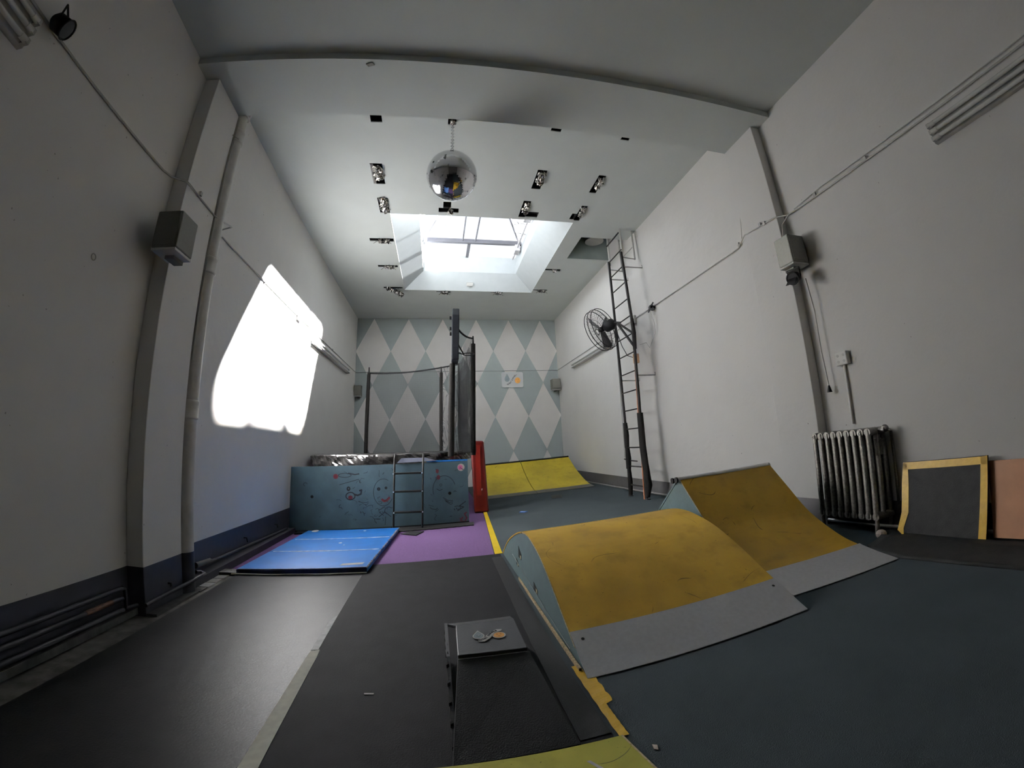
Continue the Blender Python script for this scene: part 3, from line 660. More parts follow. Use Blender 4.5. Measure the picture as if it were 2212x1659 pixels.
ZC = 3.332
def run(name, pts, label, r=.009, m=CONDUIT, clips=()):
    t = thing(name, label, 'conduit', pts[0]); MB().tube(pts, r, 8).build('pipe', m, t)
    for c in clips: MB().box((c[0]-.010,c[1]-.015,c[2]-.02),(c[0]+.010,c[1]+.015,c[2]+.02)).build('clip', CONDUIT, t)
    return t
run('cable_conduit', [(-2.325,-3.1,ZC),(-2.322,2.98,ZC),(-2.30,3.08,ZC),(-2.182,3.16,ZC-.01),(-2.178,3.72,ZC-.03),(-2.12,3.98,ZC-.01),(-2.30,4.05,ZC-.01),(-2.325,4.06,ZC-.12),(-2.325,4.2,ZC),(-2.325,12.32,ZC)], 'thin cable conduit along the left wall round pilaster and downpipe', clips=((-2.178,3.4,ZC+.02),(-2.32,5.5,ZC),(-2.32,9.5,ZC)))
run('cable_conduit', [(-2.32,12.32,ZC),(3.62,12.32,ZC)], 'thin cable conduit across the far diamond wall', .008, mat('grey_conduit', (.2,.21,.2), .5))
run('cable_conduit', [(3.622,12.32,ZC),(3.622,3.98,ZC),(3.60,3.86,ZC+.05),(3.505,3.70,ZC+.03),(3.502,3.18,ZC-.02),(3.60,3.08,ZC-.03),(3.622,2.8,ZC-.02),(3.622,-3.1,ZC)], 'cable conduit along the right wall stepping round the pilaster', clips=((3.50,3.35,ZC),(3.50,3.42,ZC+.02),(3.62,2.7,ZC),(3.61,3.95,ZC+.04),(3.62,2.05,ZC)))
run('thin_cable', [(3.618,3.0,ZC),(3.62,2.6,ZC+.035),(3.62,-3.1,ZC+.03)], 'second thinner cable just above the conduit at the right front', .005)
run('thin_cable', [(3.605,3.74,4.3),(3.60,3.75,3.9),(3.6,3.86,ZC+.06)], 'faint white cable down the rear edge of the right pilaster', .006, GREYPAINT)
single('junction_box', MB().box((-2.335,6.98,3.26),(-2.29,7.14,3.36)), WHITEPL, 'white junction box in the sunlit patch of the left wall', 'junction box')
single('lamp_cable', MB().tube([(-2.31,7.12,3.27),(-2.30,7.35,3.20),(-2.29,7.6,3.20),(-2.28,7.82,3.12)], .006, 6), WHITEPL, 'short white cable from the junction box to the left tube light', 'cable')
single('junction_box', MB().box((3.59,6.93,3.24),(3.636,7.1,3.39)), CONDUIT, 'grey junction box on the right wall behind the ladder', 'junction box')

def tube_light(x, y0, y1, z, sgn, label, n=2, gap=.07):
    t = thing('mounted_tube_light', label, 'light', (x, (y0+y1)/2, z)); w = sgn
    bx = sorted((x, x - w*.05))
    MB().box((bx[0], y0, z-.02), (bx[1], y1, z+.02+(n-1)*gap)).build('housing', FIXTURE, t, .004)
    for i in range(n):
        zz = z + i*gap
        tb = MB().tube([(x-w*.085, y0+.07, zz), (x-w*.085, y1-.07, zz)], .017, 12).build('tube', TUBE, t)
        for ya in (y0+.03, y1-.08): MB().tube([(x-w*.085, ya, zz), (x-w*.085, ya+.05, zz)], .021, 12).build('lamp_holder', WHITEPL, t)
        for y in (y0+.01, y1-.04): MB().box((min(x-w*.1, x), y, zz-.018), (max(x-w*.1, x), y+.03, zz+.018)).build('end_bracket', FIXTURE, t)
    return t
tube_light(XR, 8.05, 10.72, 3.11, 1, 'unlit double tube light on the rear right wall behind the fan')
tube_light(XL, 7.90, 11.1, 3.10, -1, 'unlit double tube light on the rear left wall beyond the sunlit patch')
tube_light(XR, -1.5, 1.40, 3.07, 1, 'unlit triple tube light high on the front right wall', 3, .06)
tube_light(XL, -1.6, 1.36, 3.06, -1, 'unlit triple tube light in the top left corner of the view', 3, .075)

def wall_speaker(lo, hi, label, face):
    t = thing('wall_speaker', label, 'speaker', ((lo[0]+hi[0])/2, (lo[1]+hi[1])/2, lo[2]), 'grey wall speakers')
    MB().box(lo, hi).build('cabinet', SPEAKERG, t, .012)
    l, h = list(lo), list(hi)
    if face == 'y': MB().box((l[0]+.015, l[1]-.006, l[2]+.02), (h[0]-.015, l[1]+.002, h[2]-.02)).build('grille', SPEAKERG, t, .004)
    MB().box(((l[0]+h[0])/2-.04, (l[1]+h[1])/2-.02, l[2]-.05), ((l[0]+h[0])/2+.04, h[1], l[2]+.001)).build('bracket', SPEAKERG, t, .004)
    MB().box((l[0]+.004, l[1]+.004, l[2]-.022), (h[0]-.004, h[1], l[2])).build('bottom_cover', CONDUIT, t, .004)
    return t
wall_speaker((-2.205,2.92,2.59), (-1.985,3.17,2.90), 'grey speaker box on the left pilaster', 'y')
sr = wall_speaker((3.375,2.97,2.70), (3.60,3.17,3.0), 'grey speaker box on the right pilaster above the black spotlight', 'y')
wall_speaker((-2.325,12.13,2.64), (-2.125,12.33,2.93), 'small grey speaker in the far left corner', 'y')
wall_speaker((3.37,12.05,2.72), (3.62,12.33,3.03), 'small pale speaker in the far right corner', 'y')
run('speaker_cable', [(3.60,3.06,ZC-.02),(3.56,3.16,3.22),(3.53,3.165,3.06),(3.52,3.16,3.0)], 'cable loop from the conduit down to the right speaker', .007)
cl = thing('hanging_cable', 'hanging cord with a plug end beside the right pilaster', 'cord', (3.58, 3.05, 1.41))
MB().tube([(3.56,3.03,2.55),(3.575,3.02,2.2),(3.57,3.03,1.8),(3.58,3.02,1.46)], .006, 6).build('cord', CONDUIT, cl)
MB().tube([(3.58,3.02,1.465),(3.58,3.02,1.40)], [.009,.026], 10).build('plug', BLACKPL, cl)

def spotlight(c, aim, r, label, flap=True):
    c = Vector(c); a = Vector(aim).normalized()
    t = thing('spotlight', label, 'spotlight', tuple(c))
    MB().tube([c-a*r*1.1, c-a*r*.6, c+a*r*1.0], [r*.55, r, r*1.05], 18).build('can', BLACKMET, t)
    MB().torus(c+a*r*1.0, a, r*1.05, r*.12, 20, 6).build('rim', BLACKMET, t)
    MB().disc(c+a*r*.80, a, r*.85, .004, 18).build('lens', BLACKMET, t)
    u = a.cross(Vector((0,0,1))).normalized()
    MB().tube([c+u*r*1.15, c+u*r*1.15+Vector((0,0,r*1.6)), c-u*r*1.15+Vector((0,0,r*1.6)), c-u*r*1.15], r*.12, 6).build('yoke', BLACKMET, t)
    if flap:
        w = a.cross(u); p = c+a*r*1.05 - w*0
        q = [p+u*r*.7, p-u*r*.7, p-u*r*.8+a*r*1.5-Vector((0,0,r*.9)), p+u*r*.8+a*r*1.5-Vector((0,0,r*.9))]
        MB().slab(q, (0,0,.004)).build('barn_door', BLACKMET, t)
    return t
spotlight((3.44,3.06,2.56), (-1,-.35,-.35), .058, 'black spotlight with flap under the right speaker')
spotlight((-2.24,1.47,3.33), (.8,.5,-.5), .06, 'black spotlight on the conduit in the top left corner', False)
ml = thing('clip_lamp', 'small black clamp lamp on the conduit right of the ladder', 'lamp', (3.57, 6.25, 3.29))
MB().tube([(3.605,6.25,3.3),(3.56,6.22,3.3)], .05, 12).build('body', BLACKPL, ml)
for k in range(5):
    a = k*1.25; MB().tube([(3.56,6.23,3.3),(3.56+.03*math.cos(a),6.23+.09*math.sin(a),3.3+.07*math.cos(a*1.3))], .012, 6).build('arm', BLACKPL, ml)
MB().tube([(3.56,6.25,3.25),(3.58,6.2,3.0),(3.6,6.25,2.85),(3.6,6.5,2.66),(3.6,6.6,2.78),(3.6,6.85,2.8)], .005, 5).build('cable', CONDUIT, ml)
so = thing('socket_outlet', 'white surface socket box on the right wall above the radiator', 'socket', (3.6, 2.83, 1.62))
MB().box((3.585,2.765,1.625),(3.636,2.90,1.75)).build('box', WHITEPL, so, .006)
for dy in (.035, .1):
    for dz in (.035, .09): MB().disc((3.585,2.765+dy,1.625+dz), (-1,0,0), .013, .002, 12).build('socket_hole', CONDUIT, so)
MB().tube([(3.62,2.83,1.625),(3.62,2.84,1.08)], .012, 8).build('supply_pipe', CONDUIT, so)
single('wall_ring', MB().torus((-2.333,2.504,2.332), (1,0,0), .022, .004), CONDUIT, 'small ring shaped mark high on the left wall', 'wall ring')

# ------------------------------------------------------------------ wall ladder, rod, fan
LXp, LYn, LYf = 3.27, 6.50, 7.08
ld = thing('wall_ladder', 'tall black ladder up the right wall to the roof hatch', 'ladder', (LXp, 6.79, F(LXp)))
rz = [4.50 - i*.3195 for i in range(14)]
MB().tube([(LXp,LYf,F(LXp)),(LXp,LYf,1.3),(LXp,LYf+.01,4.52)], .024, 10).build('rail', BLACKMET, ld)
MB().tube([(LXp,LYn-.01,F(LXp)),(LXp,LYn-.03,1.5),(LXp,6.40,3.1),(LXp,LYn+.02,4.46)], .026, 10).build('rail', BLACKMET, ld)
MB().tube([(LXp-.015,LYn+.045,F(LXp)),(LXp-.01,LYn+.01,1.5),(LXp,6.44,2.72)], .013, 8).build('orange_strip', ORANGE, ld)
for z in rz:
    if z > .2: MB().tube([(LXp,LYf,z),(LXp,LYn-.05 if z < 3.4 and z > 1.2 else LYn,z)], .011, 8).build('rung', BLACKMET, ld)
for y, za, zb, r in ((LYf,.17,.62,.042),(LYf,.62,.98,.05),(LYf,.98,1.42,.047)):
    MB().tube([(LXp,y+.01,za),(LXp+.0,y-.012,(za+zb)/2),(LXp,y,zb)], [r*.85,r,r*.8], 12).build('foam_wrap', WRAP, ld)
MB().tube([(LXp,LYn-.06,.2),(LXp,LYn-.13,.38),(LXp,LYn-.05,.72),(LXp,LYn-.02,1.0),(LXp,LYn-.03,1.55)], [.035,.05,.055,.055,.05], 12).build('foam_wrap', WRAP, ld)
MB().tube([(LXp,6.41,2.62),(LXp,6.38,2.9),(LXp,6.40,3.15)], [.032,.036,.03], 10).build('foam_wrap', WRAP, ld)
for yq in (LYf, LYn-.05): MB().tube([(LXp,yq,F(LXp)),(LXp,yq,F(LXp)+.02)], [.05,.04], 10).build('foot', BLACKPL, ld)
for z in (4.15, 2.18):
    for y in (LYf, LYn-.02): MB().tube([(LXp,y,z),(XR,y,z),(XR,y,z+.05)], .013, 6).build('wall_bracket', CONDUIT, ld)
hl = thing('hatch_ladder', 'short grey ladder frame hanging in the roof hatch', 'ladder', (3.36, 6.9, 4.5))
for y in (LYf+.02, LYn+.03):
    MB().tube([(3.30,y,4.45),(3.31,y,5.6)], .017, 8).build('rail', CONDUIT, hl)
    MB().tube([(3.56,y+.04,4.35),(3.56,y+.04,5.6)], .017, 8).build('rail', CONDUIT, hl)
    MB().tube([(3.30,y,4.36),(3.56,y+.04,4.36)], .012, 6).build('strut', CONDUIT, hl)
MB().tube([(3.28,7.12,4.87),(3.28,6.55,4.87)], .014, 8).build('rung', BLACKMET, hl)
for z in (4.62, 5.0, 5.3): MB().tube([(3.56,7.1,z),(3.56,6.57,z)], .011, 6).build('rung', CONDUIT, hl)
vp = MB().tube([(3.25,7.65,5.25),(3.25,7.65,5.99)], .2, 20)
single('vent_pipe', vp, CONDUIT, 'pale round vent pipe inside the roof hatch', 'pipe')
pr = thing('pull_rod', 'long thin grey rod hanging left of the wall ladder', 'rod', (3.42, 7.45, .77))
MB().tube([(3.42,7.40,4.6),(3.41,7.44,2.7),(3.40,7.5,.8)], .009, 6).build('rod', CONDUIT, pr)
MB().tube([(3.40,7.52,.77),(3.30,7.1,.76),(3.28,6.75,.755)], [.013,.013,.009], 8).build('handle', BLACKMET, pr)

fc = Vector((2.95, 7.0, 3.125)); fb = Vector((.52, -.83, .2)).normalized()
fan = thing('wall_fan', 'large caged wall fan bracketed to the ladder', 'fan', tuple(fc))
FR = .40
u = fb.cross(Vector((0,0,1))).normalized(); w = u.cross(fb)
cage = MB()
for off, rr in ((-.075, FR*.98), (.0, FR), (.075, FR*.97)): cage.torus(fc+fb*off, fb, rr, .007, 48, 6)
for i in range(40):
    a = 2*PI*i/40; d = u*math.cos(a)+w*math.sin(a)
    for sg in (-1, 1):
        cage.tube([fc+fb*sg*.10+d*.05, fc+fb*sg*.105+d*FR*.6, fc+fb*sg*.03+d*FR*.98], .0022, 4, False)
for sg in (-1, 1): cage.torus(fc+fb*sg*.10, fb, .05, .006, 20, 6).torus(fc+fb*sg*.105, fb, FR*.62, .003, 40, 4)
cage.build('cage', BLACKMET, fan)
BLADE = mat('fan_blade_grey', (.05,.05,.053), .4, .1)
for k in range(3):
    a = math.radians(140 + 120*k); d = u*math.cos(a)+w*math.sin(a); e = fb.cross(d)
    q = [fc+d*.05+e*.05+fb*.02, fc+d*.05-e*.05-fb*.02, fc+d*.345-e*.10-fb*.035, fc+d*.36+e*.0, fc+d*.34+e*.10+fb*.035]
    MB().slab(q, fb*.003).build('blade', BLADE, fan)
MB().tube([fc-fb*.04, fc+fb*.04], .05, 16).build('hub', BLACKMET, fan)
MB().tube([fc+fb*.06, fc+fb*.10, fc+fb*.26, fc+fb*.29], [.05,.10,.10,.05], 16).build('motor', BLACKPL, fan)
br = fc+fb*.30
MB().tube([br, fc+fb*.42+Vector((.0,0,-.06))], .022, 8).tube([fc+fb*.36+Vector((0,0,-.03)), Vector((3.27,6.42,2.90))], .02, 8).tube([fc+fb*.36+Vector((0,0,-.05)), Vector((3.27,6.40,2.64))], .022, 8).build('bracket', BLACKMET, fan)
MB().tube([fc+fb*.3+Vector((0,0,-.08)), (3.2,6.75,2.75),(3.22,6.62,2.55),(3.35,6.6,2.5),(3.5,6.9,2.9),(3.62,7.0,3.25)], .008, 6).build('power_cable', BLACKPL, fan)
single('plug_box', MB().box((3.30,6.50,2.40),(3.38,6.58,2.56)), CARD, 'small tan box behind the ladder rail under the fan bracket', 'box', bevel=.005)

# ------------------------------------------------------------------ mirror ball
bc = Vector((.142, 4.2, 4.145)); BR = .288
mb_ = thing('mirror_ball', 'silver mirror ball hanging on a chain below the beam', 'mirror ball', tuple(bc))
s_ = MB(); s_.sphere(bc, BR, 72, 44, False)
ball = s_.build('ball', MIRROR, mb_)
rnd = random.Random(3)
bm = bmesh.new(); bm.from_mesh(ball.data)
for f in bm.faces:
    if rnd.random() < .5: continue
    n_ = f.normal; ax = Vector((rnd.uniform(-1,1), rnd.uniform(-1,1), rnd.uniform(-1,1)))
ball_tiles = [f for f in bm.faces]
r_ = bmesh.ops.inset_individual(bm, faces=ball_tiles, thickness=.0008, depth=0.0)
bm.to_mesh(ball.data); bm.free()
MB().tube([bc+Vector((0,0,BR-.01)), bc+Vector((0,0,BR+.02))], [.04,.025], 14).build('cap', GALV, mb_)
ch = MB(); z = bc.z+BR+.035; i = 0
while z < ZR + .02:
    ch.torus((bc.x, bc.y, z), (1,0,0) if i % 2 else (0,1,0), .016, .0045, 12, 5); z += .024; i += 1
ch.build('chain', GALV, mb_)
hk = thing('vent_opening', 'dark ceiling cutout with a hook that holds the mirror ball chain', 'ceiling vent', (.135,4.2,ZR), 'openings cut in the ceiling')
r4 = MB(); a, b, c, d = EXTRA[2]; zt = ZR+.0125
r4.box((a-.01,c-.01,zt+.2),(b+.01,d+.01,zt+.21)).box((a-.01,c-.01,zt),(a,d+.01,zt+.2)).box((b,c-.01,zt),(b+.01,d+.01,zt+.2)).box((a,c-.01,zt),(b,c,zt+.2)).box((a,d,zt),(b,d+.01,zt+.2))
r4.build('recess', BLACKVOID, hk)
fm = MB(); crumple(fm, (.15,4.2,ZR+.04), .035, .14, (.2,.2,1), 9.1); fm.build('foil_duct', FOIL, hk)
single('ceiling_sensor', MB().slab([(.70,9.86,5.05),(.86,9.86,5.05),(.86,9.82,5.12),(.70,9.82,5.12)], (0,-.03,-.02)), WHITEPL, 'small white square box on the sloping rear side of the skylight', 'sensor')
single('beam_fragment', MB().slab([(-.72,3.02,ZB),(-.66,3.0,ZB),(-.64,3.03,ZB),(-.70,3.05,ZB)], (0,0,-.01)), CONCRETE, 'small chipped spot under the beam at left', 'chip')

# ------------------------------------------------------------------ trampoline, panel, ladder, mats
TX, TY, TR = -.86, 8.46, 1.46; TZ = 1.02
tr = thing('trampoline', 'large trampoline with black net posts behind the drawn on panel', 'trampoline', (TX, TY, F(TX)))
ring = [(TX+TR*math.cos(2*PI*i/64)*.985, TY+TR*math.sin(2*PI*i/64), TZ) for i in range(65)]
MB().tube(ring, .024, 8, False).build('frame', BLACKMET, tr)
MB().disc((TX,TY,TZ-.01), (0,0,1), TR*.9, .006, 64).build('jumping_mat', BLACKPL, tr)
# wrinkled shiny pad that hangs down over the frame
pm = MB(); vs = []; NA, NR = 240, 13
for i in range(NA):
    a = 2*PI*i/NA; front = max(0, -math.sin(a)); side_ = 1 if math.cos(a) < .3 else .6
    hang = .09 + .075*front*side_ + .03*noise.noise(Vector((i*.11, 4, 2)))
    prof = [(.86,TZ+.012),(.93,TZ+.045),(.99,TZ+.055),(1.012,TZ+.045)] + [(1.022, TZ+.03-(hang+.03)*j/8) for j in range(9)]
    for j, (rr, zz) in enumerate(prof):
        k = 0 if j < 2 else min(1, (j-1)/4)
        f1 = noise.noise(Vector((i*.21+j*.14, j*.10, 2)))*.055 + noise.noise(Vector((i*.62-j*.30, j*.22, 5)))*.030
        rr += k*f1*.55; zz += k*noise.noise(Vector((i*.17, j*.3, 8)))*.02
        vs.append((TX+TR*rr*math.cos(a)*.985, TY+TR*rr*math.sin(a), zz))
pm.add(vs, [(i*NR+j, ((i+1) % NA)*NR+j, ((i+1) % NA)*NR+j+1, i*NR+j+1) for i in range(NA) for j in range(NR-1)], False)
pm.build('pad', PAD, tr)
for k in range(6):
    a = PI/6+PI/3*k; x = TX+TR*.97*math.cos(a); y = TY+TR*.97*math.sin(a)
    MB().tube([(x,y,F(x)),(x,y,TZ)], .022, 8).build('leg', BLACKMET, tr)
PT = 3.02
def post(xb, yb, xt, yt, zt_, r):
    MB().tube([(xb,yb,TZ-.02),(xb*.5+xt*.5,yb*.5+yt*.5,(TZ+zt_)/2),(xt,yt,zt_-.12)], [r,r*1.02,r*.9], 12).build('post', WRAP, tr)
    MB().tube([(xt,yt,zt_-.13),(xt,yt,zt_+.02)], [.018,.014], 8).build('post_cap', BLACKMET, tr)
posts = {'a': (-1.62,9.98,-1.59,10.05,PT), 'b': (.07,10.08,.08,10.05,PT), 'c': (.47,9.55,.47,9.55,PT-.02), 'd': (.20,6.93,.235,6.85,2.60), 'e': (.57,7.2,.61,7.2,PT)}
for k, v in posts.items(): post(*v, .042 if k in 'ab' else (.02 if k == 'c' else (.05 if k == 'd' else .045)))
def sag(p, q, s, n=12): return [Vector(p)*(1-i/n)+Vector(q)*(i/n)-Vector((0,0,s*math.sin(PI*i/n))) for i in range(n+1)]
pa, pb, pc, pd, pe = [Vector((posts[k][2], posts[k][3], posts[k][4])) for k in 'abcde']
ab = sag(pa+Vector((-.03,0,-.12)), pb, .05)
bc_ = sag(pb, pc, .0, 6); ce = sag(pc, pe, .03, 8); ed = sag(pe+Vector((0,0,-.02)), Vector((.31,6.86,3.10)), .05, 8)
for seg in (ab, bc_, ed): MB().tube(seg, .017, 8).build('net_strap', BLACKPL, tr)
def netpanel(top, drop_wave, bot=None, m=NET):
    mb = MB(); vs = []; n = len(top)-1; rows = 10
    for i, p in enumerate(top):
        b0 = bot[i] if bot else Vector((p.x, p.y, TZ+.02))
        for j in range(rows+1):
            q = p.lerp(b0, j/rows); wv = drop_wave*noise.noise(Vector((i*1.3, j*.5, 3)))
            vs.append(q+Vector((wv, wv*.6, 0)))
    mb.add(vs, [(i*(rows+1)+j, (i+1)*(rows+1)+j, (i+1)*(rows+1)+j+1, i*(rows+1)+j+1) for i in range(n) for j in range(rows)], True)
    return mb.build('safety_net', m, tr)
netpanel(ab, .05); netpanel(bc_, .05); netpanel(ce, .08); netpanel(ed, .06)
netpanel(sag(pe+Vector((.0,.05,-.05)), pd+Vector((.08,.1,-.4)), .25, 10), .09)
netpanel(sag(pe+Vector((-.05,.3,-.1)), pd+Vector((.02,.5,-.3)), .1, 10), .10)
netpanel(sag(pc, pe+Vector((-.1,.4,0)), .1, 10), .12)
# backboard seen edge on above the near post
bb = thing('backboard', 'black padded basketball backboard seen edge on atop the near trampoline post', 'backboard', (.26,6.85,2.55))
MB().slab([(.215,6.62,2.50),(.215,7.05,2.50),(.235,7.12,2.62),(.255,7.12,3.25),(.25,7.0,3.40),(.24,6.75,3.40),(.23,6.62,3.25),(.215,6.58,2.7)], (.115,0,0)).build('board', BBLACK, bb, .015)
for z_ in (2.93, 3.02, 3.2): MB().tube([(.19,6.65,z_),(.22,6.65,z_)], .03, 8).build('knob', BLACKPL, bb)
MB().tube([(.30,6.8,2.85),(.42,6.8,2.62),(.36,6.8,2.64),(.31,6.8,2.66)], .012, 6).build('hoop_bracket', BLACKMET, bb)
MB().torus((.50,6.82,2.63), (0,0,1), .09, .008, 24, 6).build('hoop', BLACKMET, bb)

pn = thing('drawing_screen', 'tall petrol blue panel covered in marker drawings in front of the trampoline', 'panel', (-.9, 6.75, F(-.9)))
P0 = Vector((-2.30,6.92,0)); P1 = Vector((.435,6.60,0)); pd_ = (P1-P0); pw = pd_.length; pdir = pd_.normalized(); pnrm = Vector((pdir.y,-pdir.x,0)).normalized()
if pnrm.y > 0: pnrm = -pnrm
def PP(s, z, off=0.0): return P0 + pdir*s + pnrm*off + Vector((0,0,z))
MB().slab([PP(0,F(-2.3)+.02), PP(pw,F(.43)+.02), PP(pw,.93), PP(0.03,.89)], -pnrm*.02).build('board', PANEL, pn)
MB().slab([PP(pw-.62,.929,.003), PP(pw,.932,.003), PP(pw,.953,.003), PP(pw-.62,.95,.003)], -pnrm*.024).build('blue_edge', BLUEV, pn, label='bright blue strip on the right end of the top edge')
MB().slab([PP(.05,F(-2.3)+.002,.004), PP(pw-.0,F(.43)+.002,.004), PP(pw,F(.43)+.025,.004), PP(.05,F(-2.3)+.03,.004)], -pnrm*.026).build('bottom_edge', RUBBER2, pn)
def ribbon(mb, pts, wd=.006, off=.0012):
    wd *= 1.5
    pts = [Vector((p[0], p[1])) for p in pts]
    for a, b in zip(pts, pts[1:]):
        d = (b-a);
        if d.length < 1e-5: continue
        n2 = Vector((-d.y, d.x)).normalized()*wd/2; e = d.normalized()*wd*.3
        a2, b2 = a-e, b+e
        mb.add([PP(*(a2+n2), off), PP(*(a2-n2), off), PP(*(b2-n2), off), PP(*(b2+n2), off)], [(0,1,2,3)])
def S(x): return (x - P0.x)/pdir.x         # world x to the run along the panel
def arc(cx, cz, rx, rz_, a0, a1, n=24): return [(cx+rx*math.cos(math.radians(a0+(a1-a0)*i/n)), cz+rz_*math.sin(math.radians(a0+(a1-a0)*i/n))) for i in range(n+1)]
dk = MB()
ribbon(dk, arc(S(-.83),.50,.15,.20,60,330), .005)                       # large round face
ribbon(dk, arc(S(-.90),.55,.016,.016,0,360,8), .014); ribbon(dk, arc(S(-.79),.565,.012,.012,0,360,8), .012)
ribbon(dk, [(S(-.80),.27),(S(-.82),.20),(S(-.90),.14)], .007); ribbon(dk, [(S(-.82),.22),(S(-.72),.14)], .007); ribbon(dk, [(S(-.80),.14),(S(-.81),.02)], .006)
ribbon(dk, arc(S(-1.33),.45,.07,.055,0,360,16), .011); ribbon(dk, [(S(-1.27),.475),(S(-1.22),.46),(S(-1.17),.48),(S(-1.16),.54),(S(-1.19),.53)], .016)
ribbon(dk, arc(S(-1.36),.56,.02,.025,0,360,8), .014)
ribbon(dk, [(S(-1.5),.62),(S(-1.35),.66),(S(-1.2),.70)], .006)
ribbon(dk, arc(S(-1.42),.76,.10,.03,0,360,16), .006); ribbon(dk, [(S(-1.36),.79),(S(-1.26),.77),(S(-1.2),.78)], .012)
ribbon(dk, arc(S(.05),.50,.17,.22,-150,150), .005) if False else ribbon(dk, arc(S(.08),.52,.17,.20,20,200), .006)
for i in range(3): ribbon(dk, [(S(.06+.02*i),.40-.03*i),(S(.13+.02*i),.355-.03*i),(S(.20),.35-.02*i)], .006)
ribbon(dk, arc(S(.03),.585,.018,.018,0,360,8), .004)
ribbon(dk, [(S(.27),.20),(S(.36),.25),(S(.30),.27),(S(.39),.33)], .009)                    # sideways N
ribbon(dk, [(S(.22),.23),(S(.23),.21)], .008); ribbon(dk, [(S(.25),.24),(S(.26),.22)], .008)
rng = random.Random(11)
for i in range(70):
    cx = rng.choice([rng.gauss(S(-1.25), .30), rng.gauss(S(-.95), .22), rng.gauss(S(.1), .22)]); cz = rng.choice([rng.uniform(.12,.42), rng.uniform(.1,.85)])
    if not (.1 < cx < pw-.08): continue
    a = rng.uniform(0, 6.28); l = rng.uniform(.015, .05); pts_ = [(cx, cz)]
    for _ in range(rng.randint(1, 4)):
        a += rng.uniform(-1.6, 1.6); pts_.append((pts_[-1][0]+l*math.cos(a), pts_[-1][1]+l*.7*math.sin(a)))
    ribbon(dk, pts_, rng.choice([.003,.004,.006]))
dk.build('marker_drawing', INK, pn)
rd = MB()
ribbon(rd, [(S(-.85),.395),(S(-.82),.37),(S(-.78),.38),(S(-.74),.42)], .022)
ribbon(rd, arc(S(-1.56),.745,.022,.02,0,360,8), .024); ribbon(rd, arc(S(-1.33),.43,.02,.015,0,360,8), .02)
ribbon(rd, arc(S(-.005),.70,.012,.02,0,360,8), .02); ribbon(rd, arc(S(-.02),.79,.012,.02,0,360,8), .016)
ribbon(rd, [(S(.34),.10),(S(.31),.05),(S(.37),.03),(S(.40),.09),(S(.37),.15),(S(.40),.17)], .014); ribbon(rd, [(S(.33),.04),(S(.30),.09)], .01)
rd.build('red_marker_drawing', INKRED, pn, label='dark red marker strokes')
for cx, cz in ((-1.93,.44),(.16,.46)):
    h = MB().disc(PP(S(cx),cz,.001), pnrm, .024, .001, 16).build('hole', BLACKVOID, pn)
st = MB().disc(PP(S(.335),.835,.001), pnrm, .055, .0012, 24).build('round_sticker', WHITEPL, pn, label='round white and pink sticker')
MB().disc(PP(S(.325),.835,.0025), pnrm, .036, .001, 20).build('pink_print', PINK, st)
ribbon_mb = MB(); ribbon(ribbon_mb, [(S(.32),.84),(S(.345),.815),(S(.37),.80)], .006, .004); ribbon_mb.build('black_print', INK, st)
MB().slab([PP(S(-.62),.93,.03), PP(S(-.02),.95,.03), PP(S(-.2),1.0,.03), PP(S(-.55),1.0,.03)], -pnrm*.02).build('top_board', PADUNDER, pn)

sl = thing('step_ladder', 'short black steel ladder with three steps leaning on the panel', 'ladder', (-.45, 6.6, -.02))
for x, yb_, yt_ in ((-.672,6.63,6.60), (-.25,6.54,6.53)):
    MB().tube([(x,yb_-.05,F(x)+.0135),(x+.03,yt_-.03,1.0),(x+.03,yt_+.07,1.06)], .0145, 10).build('rail', BLACKMET, sl)
for z in (.785, .525, .23):
    MB().box((-.655,6.46,z-.012),(-.235,6.535,z+.014)).build('step', BLACKMET, sl, .004)
    for x in (-.65,-.24): MB().tube([(x,6.46,z),(x,6.445,z)], .01, 8).build('bolt', STEEL, sl)
single('door_mat', MB().slab([(-2.15,6.70,F(-2.15)),(-.72,6.52,F(-.72)),(-.72,6.70,F(-.72)),(-2.15,6.87,F(-2.15))],(0,0,.018)), RUBBER2, 'black rubber strip under the left half of the panel', 'rubber mat')
tm = MB(); pts_ = [(-.70,6.35),(.46,6.30)]
nn = 24; top = [(.50,6.555),(-.70,6.70)]
edge_ = [(-.70+1.18*i/nn, 6.36-.05*i/nn+(.008 if i % 2 else -.008)) for i in range(nn+1)]
tm.slab([(x,y,F(x)) for x, y in edge_+top], (0,0,.012)); single('puzzle_mat', tm, BOARDBLK, 'black mat with toothed edge under the step ladder', 'rubber mat')

